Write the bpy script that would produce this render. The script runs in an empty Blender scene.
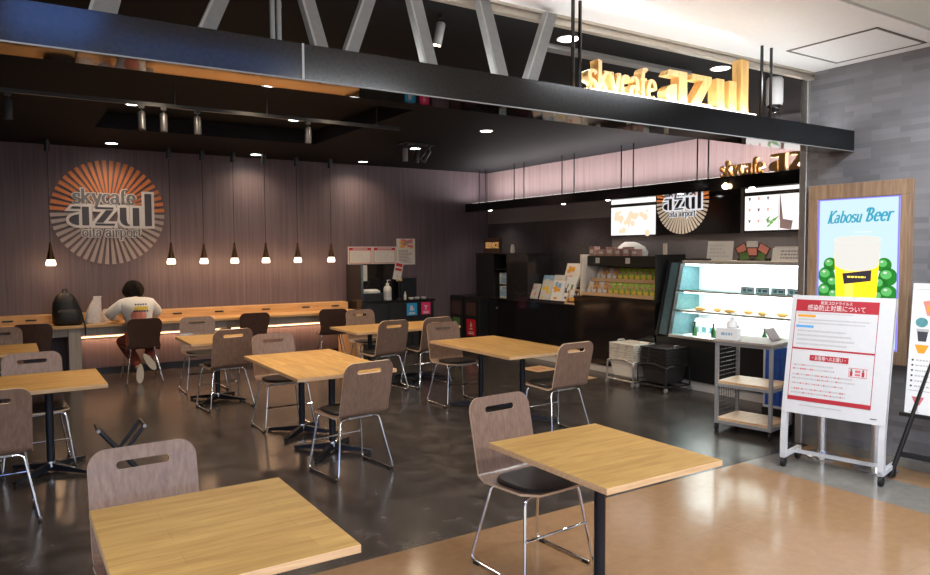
import bpy, math, random
from mathutils import Matrix, Vector
random.seed(7)
SC = bpy.context.scene
COL = SC.collection
PI = math.pi
R = math.radians

# ------------------------------------------------------------------ materials
def nodes(name):
    m = bpy.data.materials.new(name); m.use_nodes = True
    nt = m.node_tree
    return m, nt, nt.nodes['Principled BSDF']

def setp(b, col=None, rough=None, metal=None, spec=None, em=None, es=None, trans=None, ior=None, coat=None):
    if col is not None: b.inputs['Base Color'].default_value = (*col, 1)
    if rough is not None: b.inputs['Roughness'].default_value = rough
    if metal is not None: b.inputs['Metallic'].default_value = metal
    if spec is not None: b.inputs['Specular IOR Level'].default_value = spec
    if em is not None: b.inputs['Emission Color'].default_value = (*em, 1)
    if es is not None: b.inputs['Emission Strength'].default_value = es
    if trans is not None: b.inputs['Transmission Weight'].default_value = trans
    if ior is not None: b.inputs['IOR'].default_value = ior
    if coat is not None: b.inputs['Coat Weight'].default_value = coat

def N(nt, t, **kw):
    n = nt.nodes.new(t)
    for k, v in kw.items():
        if k in n.inputs.keys() if hasattr(n.inputs, 'keys') else False: n.inputs[k].default_value = v
        else: setattr(n, k, v)
    return n

def plain(name, col, rough=.5, metal=0, var=.06, scale=30, **kw):
    """a slightly mottled procedural surface"""
    m, nt, b = nodes(name)
    setp(b, col, rough, metal, **kw)
    tc = nt.nodes.new('ShaderNodeTexCoord'); nz = nt.nodes.new('ShaderNodeTexNoise')
    nz.inputs['Scale'].default_value = scale; nz.inputs['Detail'].default_value = 3
    nt.links.new(tc.outputs['Object'], nz.inputs['Vector'])
    rp = nt.nodes.new('ShaderNodeValToRGB')
    rp.color_ramp.elements[0].position = .3; rp.color_ramp.elements[1].position = .7
    rp.color_ramp.elements[0].color = (*[c * (1 - var) for c in col], 1)
    rp.color_ramp.elements[1].color = (*[min(1, c * (1 + var)) for c in col], 1)
    nt.links.new(nz.outputs['Fac'], rp.inputs['Fac']); nt.links.new(rp.outputs['Color'], b.inputs['Base Color'])
    return m

def glow(name, col, s, base=(.04, .04, .04)):
    m, nt, b = nodes(name); setp(b, base, .4, em=col, es=s); return m

def ramp(nt, stops):
    rp = nt.nodes.new('ShaderNodeValToRGB'); e = rp.color_ramp.elements
    e[0].position, e[0].color = stops[0][0], (*stops[0][1], 1)
    e[1].position, e[1].color = stops[-1][0], (*stops[-1][1], 1)
    for p, c in stops[1:-1]:
        x = e.new(p); x.color = (*c, 1)
    return rp

def wood(name, dark, light, scale=(2, 24, 24), rough=.4, planks=None, mid=None, coat=0, detail=5, rnd=True, spec=.5, dist=.6):
    """grain streaks along the axis with the small scale; planks=(length, width) adds staves in x-y"""
    m, nt, b = nodes(name); setp(b, light, rough, coat=coat, spec=spec)
    tc = nt.nodes.new('ShaderNodeTexCoord'); mp = nt.nodes.new('ShaderNodeMapping')
    mp.inputs['Scale'].default_value = scale
    src = tc.outputs['Object']
    if rnd:
        oi = nt.nodes.new('ShaderNodeObjectInfo'); ad = nt.nodes.new('ShaderNodeVectorMath'); ad.operation = 'ADD'
        ml = nt.nodes.new('ShaderNodeMath'); ml.operation = 'MULTIPLY'; ml.inputs[1].default_value = 13.7
        nt.links.new(oi.outputs['Random'], ml.inputs[0])
        nt.links.new(tc.outputs['Object'], ad.inputs[0]); nt.links.new(ml.outputs[0], ad.inputs[1]); src = ad.outputs[0]
    nt.links.new(src, mp.inputs['Vector'])
    nz = nt.nodes.new('ShaderNodeTexNoise'); nz.inputs['Scale'].default_value = 1; nz.inputs['Detail'].default_value = detail
    nz.inputs['Roughness'].default_value = .65; nz.inputs['Distortion'].default_value = dist
    nt.links.new(mp.outputs['Vector'], nz.inputs['Vector'])
    mid = mid or tuple((a + c) / 2 for a, c in zip(dark, light))
    rp = ramp(nt, [(.32, dark), (.5, mid), (.68, light)])
    nt.links.new(nz.outputs['Fac'], rp.inputs['Fac']); out = rp.outputs['Color']
    if planks:
        br = nt.nodes.new('ShaderNodeTexBrick'); br.inputs['Scale'].default_value = 1
        br.inputs['Brick Width'].default_value = planks[0]; br.inputs['Row Height'].default_value = planks[1]
        br.inputs['Mortar Size'].default_value = 0.0006; br.offset = .37
        br.inputs['Color1'].default_value = (.90, .89, .87, 1); br.inputs['Color2'].default_value = (1, 1, 1, 1)
        br.inputs['Mortar'].default_value = (.6, .55, .5, 1)
        nt.links.new(src, br.inputs['Vector'])
        mx = nt.nodes.new('ShaderNodeMix'); mx.data_type = 'RGBA'; mx.blend_type = 'MULTIPLY'; mx.inputs['Factor'].default_value = 1
        nt.links.new(out, mx.inputs[6]); nt.links.new(br.outputs['Color'], mx.inputs[7]); out = mx.outputs[2]
    nt.links.new(out, b.inputs['Base Color'])
    return m

def slate(name):
    m, nt, b = nodes(name); setp(b, (.05, .04, .04), .2, spec=.5)
    tc = nt.nodes.new('ShaderNodeTexCoord')
    n1 = nt.nodes.new('ShaderNodeTexNoise'); n1.inputs['Scale'].default_value = 5.5; n1.inputs['Detail'].default_value = 7; n1.inputs['Roughness'].default_value = .66; n1.inputs['Distortion'].default_value = .5
    nt.links.new(tc.outputs['Object'], n1.inputs['Vector'])
    rp = ramp(nt, [(.30, (.020, .017, .0155)), (.5, (.041, .035, .032)), (.70, (.088, .075, .067))])
    nt.links.new(n1.outputs['Fac'], rp.inputs['Fac']); nt.links.new(rp.outputs['Color'], b.inputs['Base Color'])
    b.inputs['Roughness'].default_value = .235
    return m

def lino(name, a, c, rough=.16):
    m, nt, b = nodes(name); setp(b, a, rough, spec=.5)
    tc = nt.nodes.new('ShaderNodeTexCoord')
    n1 = nt.nodes.new('ShaderNodeTexNoise'); n1.inputs['Scale'].default_value = 14; n1.inputs['Detail'].default_value = 8; n1.inputs['Roughness'].default_value = .7
    nt.links.new(tc.outputs['Object'], n1.inputs['Vector'])
    rp = ramp(nt, [(.3, a), (.7, c)])
    br = nt.nodes.new('ShaderNodeTexBrick'); br.inputs['Scale'].default_value = 1; br.inputs['Brick Width'].default_value = 1.8; br.inputs['Row Height'].default_value = .9
    br.inputs['Mortar Size'].default_value = .0022; br.offset = 0
    br.inputs['Color1'].default_value = br.inputs['Color2'].default_value = (1, 1, 1, 1); br.inputs['Mortar'].default_value = (.82, .8, .78, 1)
    nt.links.new(tc.outputs['Object'], br.inputs['Vector'])
    mx = nt.nodes.new('ShaderNodeMix'); mx.data_type = 'RGBA'; mx.blend_type = 'MULTIPLY'; mx.inputs['Factor'].default_value = 1
    nt.links.new(n1.outputs['Fac'], rp.inputs['Fac']); nt.links.new(rp.outputs['Color'], mx.inputs[6]); nt.links.new(br.outputs['Color'], mx.inputs[7])
    nt.links.new(mx.outputs[2], b.inputs['Base Color'])
    n2 = nt.nodes.new('ShaderNodeTexNoise'); n2.inputs['Scale'].default_value = 5; nt.links.new(tc.outputs['Object'], n2.inputs['Vector'])
    bp = nt.nodes.new('ShaderNodeBump'); bp.inputs['Strength'].default_value = .05; bp.inputs['Distance'].default_value = .02
    nt.links.new(n2.outputs['Fac'], bp.inputs['Height']); nt.links.new(bp.outputs[0], b.inputs['Normal'])
    return m

def brickwall(name):
    m, nt, b = nodes(name); setp(b, (.2, .2, .2), .55)
    tc = nt.nodes.new('ShaderNodeTexCoord'); sp = nt.nodes.new('ShaderNodeSeparateXYZ'); cb = nt.nodes.new('ShaderNodeCombineXYZ')
    nt.links.new(tc.outputs['Object'], sp.inputs[0]); nt.links.new(sp.outputs['Y'], cb.inputs['X']); nt.links.new(sp.outputs['Z'], cb.inputs['Y'])
    br = nt.nodes.new('ShaderNodeTexBrick'); br.inputs['Scale'].default_value = 1; br.inputs['Brick Width'].default_value = .215; br.inputs['Row Height'].default_value = .043
    br.inputs['Mortar Size'].default_value = .0012; br.inputs['Bias'].default_value = -.1; br.offset = .35; br.offset_frequency = 3
    br.inputs['Color1'].default_value = (.15, .15, .165, 1); br.inputs['Color2'].default_value = (.22, .22, .24, 1); br.inputs['Mortar'].default_value = (.18, .18, .19, 1)
    nt.links.new(cb.outputs[0], br.inputs['Vector'])
    nz = nt.nodes.new('ShaderNodeTexNoise'); nz.inputs['Scale'].default_value = 2.2; nz.inputs['Detail'].default_value = 4
    nt.links.new(tc.outputs['Object'], nz.inputs['Vector'])
    rp = ramp(nt, [(.3, (.85, .85, .85)), (.7, (1.1, 1.1, 1.1))]); nt.links.new(nz.outputs['Fac'], rp.inputs['Fac'])
    mx = nt.nodes.new('ShaderNodeMix'); mx.data_type = 'RGBA'; mx.blend_type = 'MULTIPLY'; mx.inputs['Factor'].default_value = 1
    nt.links.new(br.outputs['Color'], mx.inputs[6]); nt.links.new(rp.outputs['Color'], mx.inputs[7]); nt.links.new(mx.outputs[2], b.inputs['Base Color'])
    bp = nt.nodes.new('ShaderNodeBump'); bp.inputs['Strength'].default_value = .35; bp.inputs['Distance'].default_value = .006
    nt.links.new(br.outputs['Color'], bp.inputs['Height']); nt.links.new(bp.outputs[0], b.inputs['Normal'])
    return m

def glass(name, col=(.95, 1, 1), rough=.02):
    m, nt, b = nodes(name)
    nt.nodes.remove(b)
    out = nt.nodes['Material Output']
    t = nt.nodes.new('ShaderNodeBsdfTransparent'); t.inputs[0].default_value = (*col, 1)
    g = nt.nodes.new('ShaderNodeBsdfGlossy'); g.inputs['Roughness'].default_value = rough
    lw = nt.nodes.new('ShaderNodeLayerWeight'); lw.inputs['Blend'].default_value = .5
    pw = nt.nodes.new('ShaderNodeMath'); pw.operation = 'POWER'; pw.inputs[1].default_value = 4; nt.links.new(lw.outputs['Facing'], pw.inputs[0])
    f = nt.nodes.new('ShaderNodeMath'); f.operation = 'MULTIPLY_ADD'; f.inputs[1].default_value = .5; f.inputs[2].default_value = .035; nt.links.new(pw.outputs[0], f.inputs[0])
    mx = nt.nodes.new('ShaderNodeMixShader')
    nt.links.new(f.outputs[0], mx.inputs[0]); nt.links.new(t.outputs[0], mx.inputs[1]); nt.links.new(g.outputs[0], mx.inputs[2])
    nt.links.new(mx.outputs[0], out.inputs['Surface'])
    return m

M = {}
M['slate'] = slate('slate_floor')
M['tan'] = lino('tan_floor', (.275, .160, .080), (.33, .196, .102))
M['greyband'] = lino('grey_floor_band', (.17, .16, .145), (.22, .21, .19))
M['oak'] = wood('oak_top', (.36, .192, .052), (.55, .335, .105), (2.2, 22, 22), .5, planks=(.62, .105), spec=.35)
M['oakedge'] = wood('oak_edge', (.55, .34, .18), (.74, .50, .29), (5, 60, 60), .45)
M['oakstrip'] = wood('oak_counter', (.50, .28, .11), (.70, .44, .20), (2, 30, 30), .4, rnd=False)
M['veneer'] = wood('grey_brown_veneer', (.150, .088, .064), (.245, .155, .115), (70, 70, 2.2), .36, coat=.2, dist=.12)
M['plyedge'] = wood('ply_edge', (.56, .40, .27), (.72, .54, .38), (6, 40, 40), .5)
M['panel'] = wood('mauve_wall_panel', (.096, .070, .083), (.150, .112, .129), (26, 26, .7), .5, rnd=False, detail=4)
M['pinkpanel'] = wood('pale_wall_panel', (.25, .185, .188), (.33, .25, .252), (30, 30, .8), .5, rnd=False, detail=3)
M['greige'] = wood('greige_panel', (.30, .255, .225), (.40, .345, .30), (40, 40, 2), .5)
M['framewood'] = wood('frame_wood', (.22, .135, .085), (.40, .27, .175), (34, 2.2, 34), .45)
M['brown'] = plain('dark_brown_ply', (.070, .036, .029), .28, var=.15, coat=.2)
M['black'] = plain('black_paint', (.012, .012, .013), .35)
M['blackgloss'] = plain('black_gloss', (.010, .009, .010), .09, var=.2)
M['darkgloss'] = plain('dark_gloss_panel', (.022, .019, .020), .12, var=.2)
M['darkwall'] = plain('dark_grey_wall', (.19, .172, .178), .4, var=.06)
M['splash'] = plain('smoked_wall_panel', (.075, .066, .070), .13, var=.15)
M['leather'] = plain('black_leather', (.014, .013, .014), .38, var=.2, scale=120)
M['chrome'] = plain('chrome', (.82, .83, .85), .09, 1, var=.02)
M['steel'] = plain('brushed_steel', (.85, .85, .84), .36, 1, var=.05)
M['greysteel'] = plain('grey_steel', (.46, .46, .47), .4, .5, var=.06)
M['bluemetal'] = plain('black_blue_metal', (.014, .017, .025), .32, .3)
M['beam'] = plain('dark_brushed_metal', (.060, .060, .062), .15, 1, var=.12, scale=60)
M['beamdark'] = plain('dark_smoked_panel', (.06, .065, .07), .2, 1, var=.1)
M['mirror'] = plain('smoked_mirror', (.25, .205, .185), .035, 1, var=.02)
M['spotgrey'] = plain('dark_grey_lamp', (.05, .05, .055), .35, .3)
M['strut'] = plain('grey_strut', (.24, .25, .255), .4, .2)
M['strutside'] = plain('light_strut_edge', (.42, .43, .43), .4, .2)
M['ceilblack'] = plain('cafe_ceiling', (.0145, .0148, .0170), .7, var=.1, spec=.08)
M['ceilwhite'] = plain('white_ceiling', (.86, .88, .90), .6, var=.015)
M['ceilgreen'] = plain('pale_ceiling', (.66, .72, .69), .5, var=.015)
M['alu'] = plain('beige_aluminium', (.52, .48, .41), .3, .5)
M['darkline'] = plain('dark_joint', (.12, .115, .10), .5)
M['brick'] = brickwall('grey_stone_strips')
M['white'] = plain('white_paint', (.80, .81, .83), .35, var=.02)
M['standwhite'] = plain('stand_white', (.64, .655, .69), .35, var=.02)
M['paper'] = plain('white_paper', (.78, .78, .76), .6, var=.02)
M['offwhite'] = plain('off_white', (.62, .60, .57), .6, var=.04)
M['cream'] = plain('cream_plastic', (.78, .71, .62), .45, var=.04)
M['gold'] = wood('gold_face', (.60, .34, .10), (.80, .52, .20), (40, 4, 40), .4)
M['orange'] = plain('orange_ray', (.52, .17, .055), .5, var=.05)
M['raygrey'] = plain('grey_ray', (.34, .29, .285), .5, var=.05)
M['logowhite'] = plain('logo_white', (.56, .55, .57), .5, var=.02)
M['logodark'] = plain('logo_dark', (.05, .05, .065), .5, var=.03)
M['logogrey'] = plain('logo_grey', (.14, .14, .155), .5, var=.03)
M['red'] = plain('sign_red', (.42, .02, .035), .5, var=.03)
M['pinkred'] = plain('text_pink', (.62, .16, .18), .5, var=.03)
M['txt'] = plain('text_grey', (.22, .22, .23), .6, var=.03)
M['txtlight'] = plain('text_pale_grey', (.48, .48, .50), .6, var=.03)
M['labelorange'] = plain('label_orange', (.78, .36, .03), .5, var=.03)
M['labelblue'] = plain('label_blue', (.10, .38, .75), .5, var=.03)
M['cyan'] = plain('sign_blue', (.02, .30, .62), .5, var=.03)
M['pink'] = plain('sign_pink', (.75, .03, .16), .5, var=.03)
M['green'] = plain('sign_green', (.10, .20, .06), .5, var=.1)
M['redsign'] = plain('bin_red', (.55, .012, .02), .5, var=.03)
M['rubber'] = plain('black_rubber', (.01, .01, .01), .6)
M['glass'] = glass('clear_glass')
M['tint'] = glass('tinted_glass', (.55, .75, .78))
M['copper'] = plain('dark_copper', (.16, .085, .045), .25, .8)
M['bulb'] = glow('warm_bulb', (1, .72, .42), 30)
M['pglass'] = glow('lit_pendant_glass', (1, .80, .60), 2.0)
M['down'] = glow('downlight_glow', (1, .97, .92), 14)
M['led'] = glow('warm_led', (1, .60, .30), 2.6)
M['ledpink'] = glow('white_led', (1, .88, .84), 3.5)
M['caselight'] = glow('case_tube', (.93, 1, 1), 9)
M['menu'] = glow('menu_glow', (1, .97, .96), .85)
M['sky'] = plain('print_blue', (.25, .42, .60), .5, var=.2)

M['lit_logowhite'] = glow('lit_logo_white', (.9, .9, .95), .6); M['lit_orange'] = glow('lit_logo_orange', (.8, .22, .05), .45, (.3, .1, .03)); M['lit_raygrey'] = glow('lit_logo_cream', (.8, .62, .45), .35, (.3, .25, .2))
# ------------------------------------------------------------------ mesh builder
class MB:
    def __init__(s, X=None): s.v = []; s.f = []; s.mi = []; s.X = X or Matrix()
    def add(s, vs, fs, mi=0, X=None):
        b = len(s.v); T = s.X @ X if X is not None else s.X
        for p in vs: s.v.append(tuple(T @ Vector(p)))
        for i, f in enumerate(fs):
            s.f.append(tuple(b + k for k in f)); s.mi.append(mi[i] if isinstance(mi, (list, tuple)) else mi)
        return s
    def box(s, x0, x1, y0, y1, z0, z1, mi=0, X=None):
        vs = [(x, y, z) for z in (z0, z1) for y in (y0, y1) for x in (x0, x1)]
        return s.add(vs, [(0, 2, 3, 1), (4, 5, 7, 6), (0, 1, 5, 4), (2, 6, 7, 3), (0, 4, 6, 2), (1, 3, 7, 5)], mi, X)
    def prism(s, poly, z0, z1, mi=0, side=None, X=None):
        n = len(poly)
        ar = sum(poly[i][0] * poly[(i + 1) % n][1] - poly[(i + 1) % n][0] * poly[i][1] for i in range(n))
        if ar < 0: poly = poly[::-1]
        vs = [(x, y, z0) for x, y in poly] + [(x, y, z1) for x, y in poly]
        fs = [tuple(range(n - 1, -1, -1)), tuple(range(n, 2 * n))] + [(i, (i + 1) % n, n + (i + 1) % n, n + i) for i in range(n)]
        side = mi if side is None else side
        return s.add(vs, fs, [mi, mi] + [side] * n, X)
    def flat(s, poly, z, mi=0):
        n = len(poly)
        ar = sum(poly[i][0] * poly[(i + 1) % n][1] - poly[(i + 1) % n][0] * poly[i][1] for i in range(n))
        if ar < 0: poly = poly[::-1]
        return s.add([(x, y, z) for x, y in poly], [tuple(range(n))], mi)
    def rect(s, x0, y0, x1, y1, z, mi=0): return s.flat([(x0, y0), (x1, y0), (x1, y1), (x0, y1)], z, mi)
    def tube(s, pts, r, seg=10, mi=0, cap=True, X=None):
        pts = [Vector(p) for p in pts]; n = len(pts); vs = []; fs = []
        rs = r if isinstance(r, (list, tuple)) else [r] * n
        t0 = (pts[1] - pts[0]).normalized(); up = Vector((0, 0, 1)) if abs(t0.z) < .9 else Vector((1, 0, 0))
        a = t0.cross(up).normalized()
        for i, p in enumerate(pts):
            t = (pts[min(i + 1, n - 1)] - pts[max(i - 1, 0)]).normalized()
            a = (a - t * a.dot(t)).normalized(); b = t.cross(a)
            for k in range(seg):
                an = 2 * PI * k / seg; vs.append(p + (a * math.cos(an) + b * math.sin(an)) * rs[i])
        for i in range(n - 1):
            for k in range(seg):
                k2 = (k + 1) % seg; fs.append((i * seg + k, i * seg + k2, (i + 1) * seg + k2, (i + 1) * seg + k))
        if cap: fs.append(tuple(range(seg - 1, -1, -1))); fs.append(tuple(range((n - 1) * seg, n * seg)))
        return s.add(vs, fs, mi, X)
    def lathe(s, prof, c=(0, 0, 0), seg=20, mi=0, X=None, cap=True):
        vs = []; fs = []; n = len(prof)
        for r, z in prof:
            for k in range(seg):
                a = 2 * PI * k / seg; vs.append((c[0] + r * math.cos(a), c[1] + r * math.sin(a), c[2] + z))
        for i in range(n - 1):
            for k in range(seg):
                k2 = (k + 1) % seg; fs.append((i * seg + k, i * seg + k2, (i + 1) * seg + k2, (i + 1) * seg + k))
        if cap: fs.append(tuple(range(seg - 1, -1, -1))); fs.append(tuple(range((n - 1) * seg, n * seg)))
        return s.add(vs, fs, mi, X)
    def cyl(s, c, r, h, seg=20, mi=0, X=None): return s.lathe([(r, 0), (r, h)], c, seg, mi, X)
    def ball(s, c, r, mi=0, seg=16, rings=10, sc=(1, 1, 1), X=None):
        vs = []; fs = []
        for i in range(rings + 1):
            t = PI * i / rings
            for k in range(seg):
                a = 2 * PI * k / seg
                vs.append((c[0] + r * sc[0] * math.sin(t) * math.cos(a), c[1] + r * sc[1] * math.sin(t) * math.sin(a), c[2] - r * sc[2] * math.cos(t)))
        for i in range(rings):
            for k in range(seg):
                k2 = (k + 1) % seg; fs.append((i * seg + k, i * seg + k2, (i + 1) * seg + k2, (i + 1) * seg + k))
        return s.add(vs, fs, mi, X)
    def grid(s, P, nu, nv, mi=0, skip=None):
        """P(i,j) -> point, (nu+1) x (nv+1) points"""
        vs = [P(i, j) for j in range(nv + 1) for i in range(nu + 1)]; fs = []
        for j in range(nv):
            for i in range(nu):
                if skip and skip(i, j): continue
                a = j * (nu + 1) + i; fs.append((a, a + 1, a + nu + 2, a + nu + 1))
        return s.add(vs, fs, mi)
    def mesh(s, name, mats, smooth=False):
        me = bpy.data.meshes.new(name); me.from_pydata(s.v, [], s.f)
        for m in mats: me.materials.append(M[m] if isinstance(m, str) else m)
        me.polygons.foreach_set('material_index', s.mi)
        if smooth:
            me.polygons.foreach_set('use_smooth', [True] * len(me.polygons))
        me.update(); return me

def mk(name, mb, mats, parent=None, bevel=0, smooth=False, seg=2, label=None):
    if not isinstance(mats, (list, tuple)): mats = [mats]
    me = mb.mesh(name, mats, smooth)
    if smooth and hasattr(me, 'set_sharp_from_angle'): me.set_sharp_from_angle(angle=R(38))
    o = bpy.data.objects.new(name, me); COL.objects.link(o)
    if parent is not None: o.parent = parent
    if bevel:
        b = o.modifiers.new('bevel', 'BEVEL'); b.width = bevel; b.segments = seg; b.limit_method = 'ANGLE'; b.angle_limit = R(40)
    if label: o['label'] = label
    return o

def tag(o, label, cat, group=None, kind=None):
    o['label'] = label; o['category'] = cat
    if group: o['group'] = group
    if kind: o['kind'] = kind
    return o

def thing(name, label, cat, loc=(0, 0, 0), rz=0, group=None, frame=None):
    o = bpy.data.objects.new(name, None); COL.objects.link(o); o.empty_display_size = .1
    if frame is not None: o.matrix_world = Matrix.Translation(loc) @ frame
    else: o.location = loc; o.rotation_euler = (0, 0, R(rz))
    return tag(o, label, cat, group)

def solo(name, mb, mats, label, cat, loc=(0, 0, 0), rz=0, group=None, frame=None, **kw):
    o = mk(name, mb, mats, **kw)
    if frame is not None: o.matrix_world = Matrix.Translation(loc) @ frame
    else: o.location = loc; o.rotation_euler = (0, 0, R(rz))
    return tag(o, label, cat, group)

def struct(name, mb, mats, **kw):
    o = mk(name, mb, mats, **kw)
    o['kind'] = 'structure'; return o

def copy_tree(o, parent=None):
    c = o.copy(); COL.objects.link(c)
    if parent is not None: c.parent = parent
    for ch in list(o.children): copy_tree(ch, c)
    return c

def dup(o, loc, rz, label, group=None):
    c = copy_tree(o); c.location = loc; c.rotation_euler = (0, 0, R(rz)); c['label'] = label
    if group: c['group'] = group
    return c

# frames for things on walls: x to the right as seen from the room, y up, z out of the wall
F_BACK = Matrix(((1, 0, 0, 0), (0, 0, -1, 0), (0, 1, 0, 0), (0, 0, 0, 1)))       # faces -Y
F_SIDE = Matrix(((0, 0, -1, 0), (-1, 0, 0, 0), (0, 1, 0, 0), (0, 0, 0, 1)))      # faces -X
def rotz(d): return Matrix.Rotation(R(d), 4, 'Z')
def rotx(d): return Matrix.Rotation(R(d), 4, 'X')
def roty(d): return Matrix.Rotation(R(d), 4, 'Y')
def tr(x, y, z): return Matrix.Translation((x, y, z))

# ------------------------------------------------------------------ lettering
def text_geo(body, size, bold=0, extrude=0, align='CENTER'):
    c = bpy.data.curves.new('lettering', 'FONT'); c.body = body; c.size = size; c.offset = bold; c.extrude = extrude
    c.align_x = align; c.resolution_u = 2
    o = bpy.data.objects.new('lettering', c); COL.objects.link(o)
    dg = bpy.context.evaluated_depsgraph_get(); me = o.evaluated_get(dg).to_mesh()
    vs = [tuple(v.co) for v in me.vertices]; fs = [tuple(p.vertices) for p in me.polygons]
    o.evaluated_get(dg).to_mesh_clear(); bpy.data.objects.remove(o); bpy.data.curves.remove(c)
    return vs, fs

def put_text(mb, body, x, y, z, size, mi, width=None, bold=0, extrude=0, align='CENTER', X=None):
    vs, fs = text_geo(body, size, bold, extrude, align)
    if not vs: return
    k = 1
    if width:
        w = max(v[0] for v in vs) - min(v[0] for v in vs); k = width / w
    T = tr(x, y, z) @ Matrix.Diagonal((k, 1, 1, 1))
    mb.add(vs, fs, mi, T if X is None else T @ X)

def arc(cx, cy, rx, ry, a0, a1, n=14):
    return [(cx + rx * math.cos(R(a0 + (a1 - a0) * i / n)), cy + ry * math.sin(R(a0 + (a1 - a0) * i / n))) for i in range(n + 1)]
# broad-pen serif letters, x-height 1
SER = {
 's': (.72, [arc(.36, .76, .26, .22, 20, 270, 12) + arc(.36, .27, .28, .25, 90, -160, 12)[1:]], []),
 'k': (.98, [[(.2, 0), (.2, 1.5)], [(.22, .42), (.72, .98)], [(.40, .60), (.84, 0)]], [(.04, .36, 0), (.02, .2, 1.48), (.55, .92, 1), (.66, .98, 0)]),
 'y': (.95, [[(.16, .98), (.50, .06)], [(.84, .98), (.42, -.30)] + arc(.26, -.30, .16, .12, 0, -120, 6)], [(.0, .34, 1), (.66, .98, 1)]),
 'c': (.82, [arc(.46, .5, .34, .48, 45, 315, 18)], []),
 'a': (.90, [arc(.40, .74, .25, .24, 160, 0, 10) + [(.65, .1), (.80, .02)], arc(.36, .29, .26, .27, 60, 360, 16) + [(.64, .36), (.5, .56)]], []),
 'f': (.62, [[(.26, 0), (.26, 1.2)] + arc(.48, 1.2, .22, .28, 180, 50, 8)], [(.08, .48, 0), (.06, .58, .98)]),
 'e': (.86, [[(.14, .56), (.74, .56)] + arc(.44, .5, .32, .48, 8, 320, 20)], []),
 'o': (.96, [arc(.48, .5, .36, .48, 0, 360, 22)], []),
 'i': (.44, [[(.22, 0), (.22, 1)], [(.22, 1.30), (.22, 1.46)]], [(.04, .40, 0), (.06, .22, .98)]),
 't': (.60, [[(.26, 1.35), (.26, .2)] + arc(.44, .2, .18, .19, 180, 310, 6)], [(.04, .54, .98)]),
 'r': (.72, [[(.2, 0), (.2, 1)], arc(.5, .66, .3, .32, 180, 50, 8)], [(.04, .38, 0), (.02, .2, .98)]),
 'p': (.98, [[(.2, -.5), (.2, 1)], arc(.48, .5, .34, .48, 165, -165, 18)], [(.04, .38, -.5), (.02, .2, .98)]),
 'n': (.96, [[(.2, 0), (.2, 1)], arc(.46, .66, .26, .32, 180, 0, 10) + [(.72, 0)]], [(.04, .36, 0), (.58, .88, 0)]),
 'b': (.94, [[(.2, 0), (.2, 1.5)], arc(.46, .5, .34, .48, 165, -165, 18)], [(.02, .2, 1.48)]),
 'u': (.96, [[(.2, 1)] + arc(.44, .3, .24, .28, 180, 330, 8), [(.72, 1), (.72, 0)]], [(.02, .2, .98), (.54, .72, .98), (.72, .88, 0)]),
 'K': (1.15, [[(.24, 0), (.3, 1.5)], [(.26, .66), (.9, 1.45)] + arc(.98, 1.42, .1, .1, 120, -30, 5), [(.42, .84)] + arc(.9, .2, .3, .22, 200, 320, 8)], [(.06, .44, 0), (.1, .5, 1.5)]),
 'B': (1.12, [[(.3, 0), (.34, 1.5)], arc(.36, 1.14, .46, .36, 95, -80, 10), arc(.34, .4, .58, .40, 85, -95, 12), arc(.2, 1.3, .2, .2, 60, 240, 6)], []),
 ' ': (.5, [], []),
}
JIT = [0]
def jit():
    JIT[0] = (JIT[0] + 1) % 9; return JIT[0] * .00022
def pen(mb, pts, thick, thin, z0, z1, mi, X):
    """one calligraphic stroke: wide where it runs upright, thin where it runs level"""
    n = len(pts); L = []; Rr = []
    for i in range(n):
        a = pts[max(i - 1, 0)]; b = pts[min(i + 1, n - 1)]
        dx, dy = b[0] - a[0], b[1] - a[1]; l = math.hypot(dx, dy) or 1
        w = (thin + (thick - thin) * abs(dy) / l) / 2
        L.append((pts[i][0] - dy / l * w, pts[i][1] + dx / l * w)); Rr.append((pts[i][0] + dy / l * w, pts[i][1] - dx / l * w))
    for i in range(n - 1):
        q = [L[i], Rr[i], Rr[i + 1], L[i + 1]]
        if z1 > z0: mb.prism(q, z0, z1 + jit(), mi, X=X)
        else: mb.add([(x, y, z0 + jit() * .2) for x, y in q], [(0, 1, 2, 3)], mi, X)
def serif(mb, body, x, y, size, mi, z0, z1=None, width=None, thick=.26, thin=.09, shear=0, grow=0, only=None):
    """body written from x rightwards on baseline y; size = x-height in metres"""
    z1 = z0 if z1 is None else z1
    tot = sum(SER[c][0] for c in body); kx = (width / tot) if width else size
    cur = 0
    S = Matrix(((1, shear, 0, 0), (0, 1, 0, 0), (0, 0, 1, 0), (0, 0, 0, 1)))
    for k, ch in enumerate(body):
        w, st, sf = SER[ch]
        T = tr(x, y, 0) @ Matrix.Diagonal((kx, size, 1, 1)) @ S @ tr(cur, 0, 0)
        if only is None or only == k:
            for p in st: pen(mb, p, thick + grow, thin + grow, z0, z1, mi, T)
            for a, b, h in sf: pen(mb, [(a - grow / 2, h), (b + grow / 2, h)], thin + grow, thin + grow, z0, z1, mi, T)
        cur += w
    return cur * kx
AZ = {
 'a': (1.06, [[(.58, 0), (.92, 0), (.92, 1), (.58, 1)], [(.08, .83), (.58, .83), (.58, 1), (.20, 1)],
              [(.50, .60)] + arc(.50, .30, .46, .30, 90, 270, 12)]),
 'z': (1.04, [[(.08, .84), (.90, .84), (.90, 1), (.08, 1)], [(.06, .15), (.44, .15), (.92, .85), (.54, .85)], [(.06, 0), (.94, 0), (.94, .16), (.06, .16)]]),
 'u': (1.08, [[(.08, 1), (.08, .38)] + arc(.42, .38, .34, .38, 180, 262, 8) + [(.56, 0), (.56, .10), (.46, .16), (.42, .34), (.42, 1)], [(.64, 0), (.98, 0), (.98, 1), (.64, 1)]]),
 'l': (.52, [[(.10, 0), (.46, 0), (.46, 1.75), (.10, 1.75)]]),
}
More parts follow.
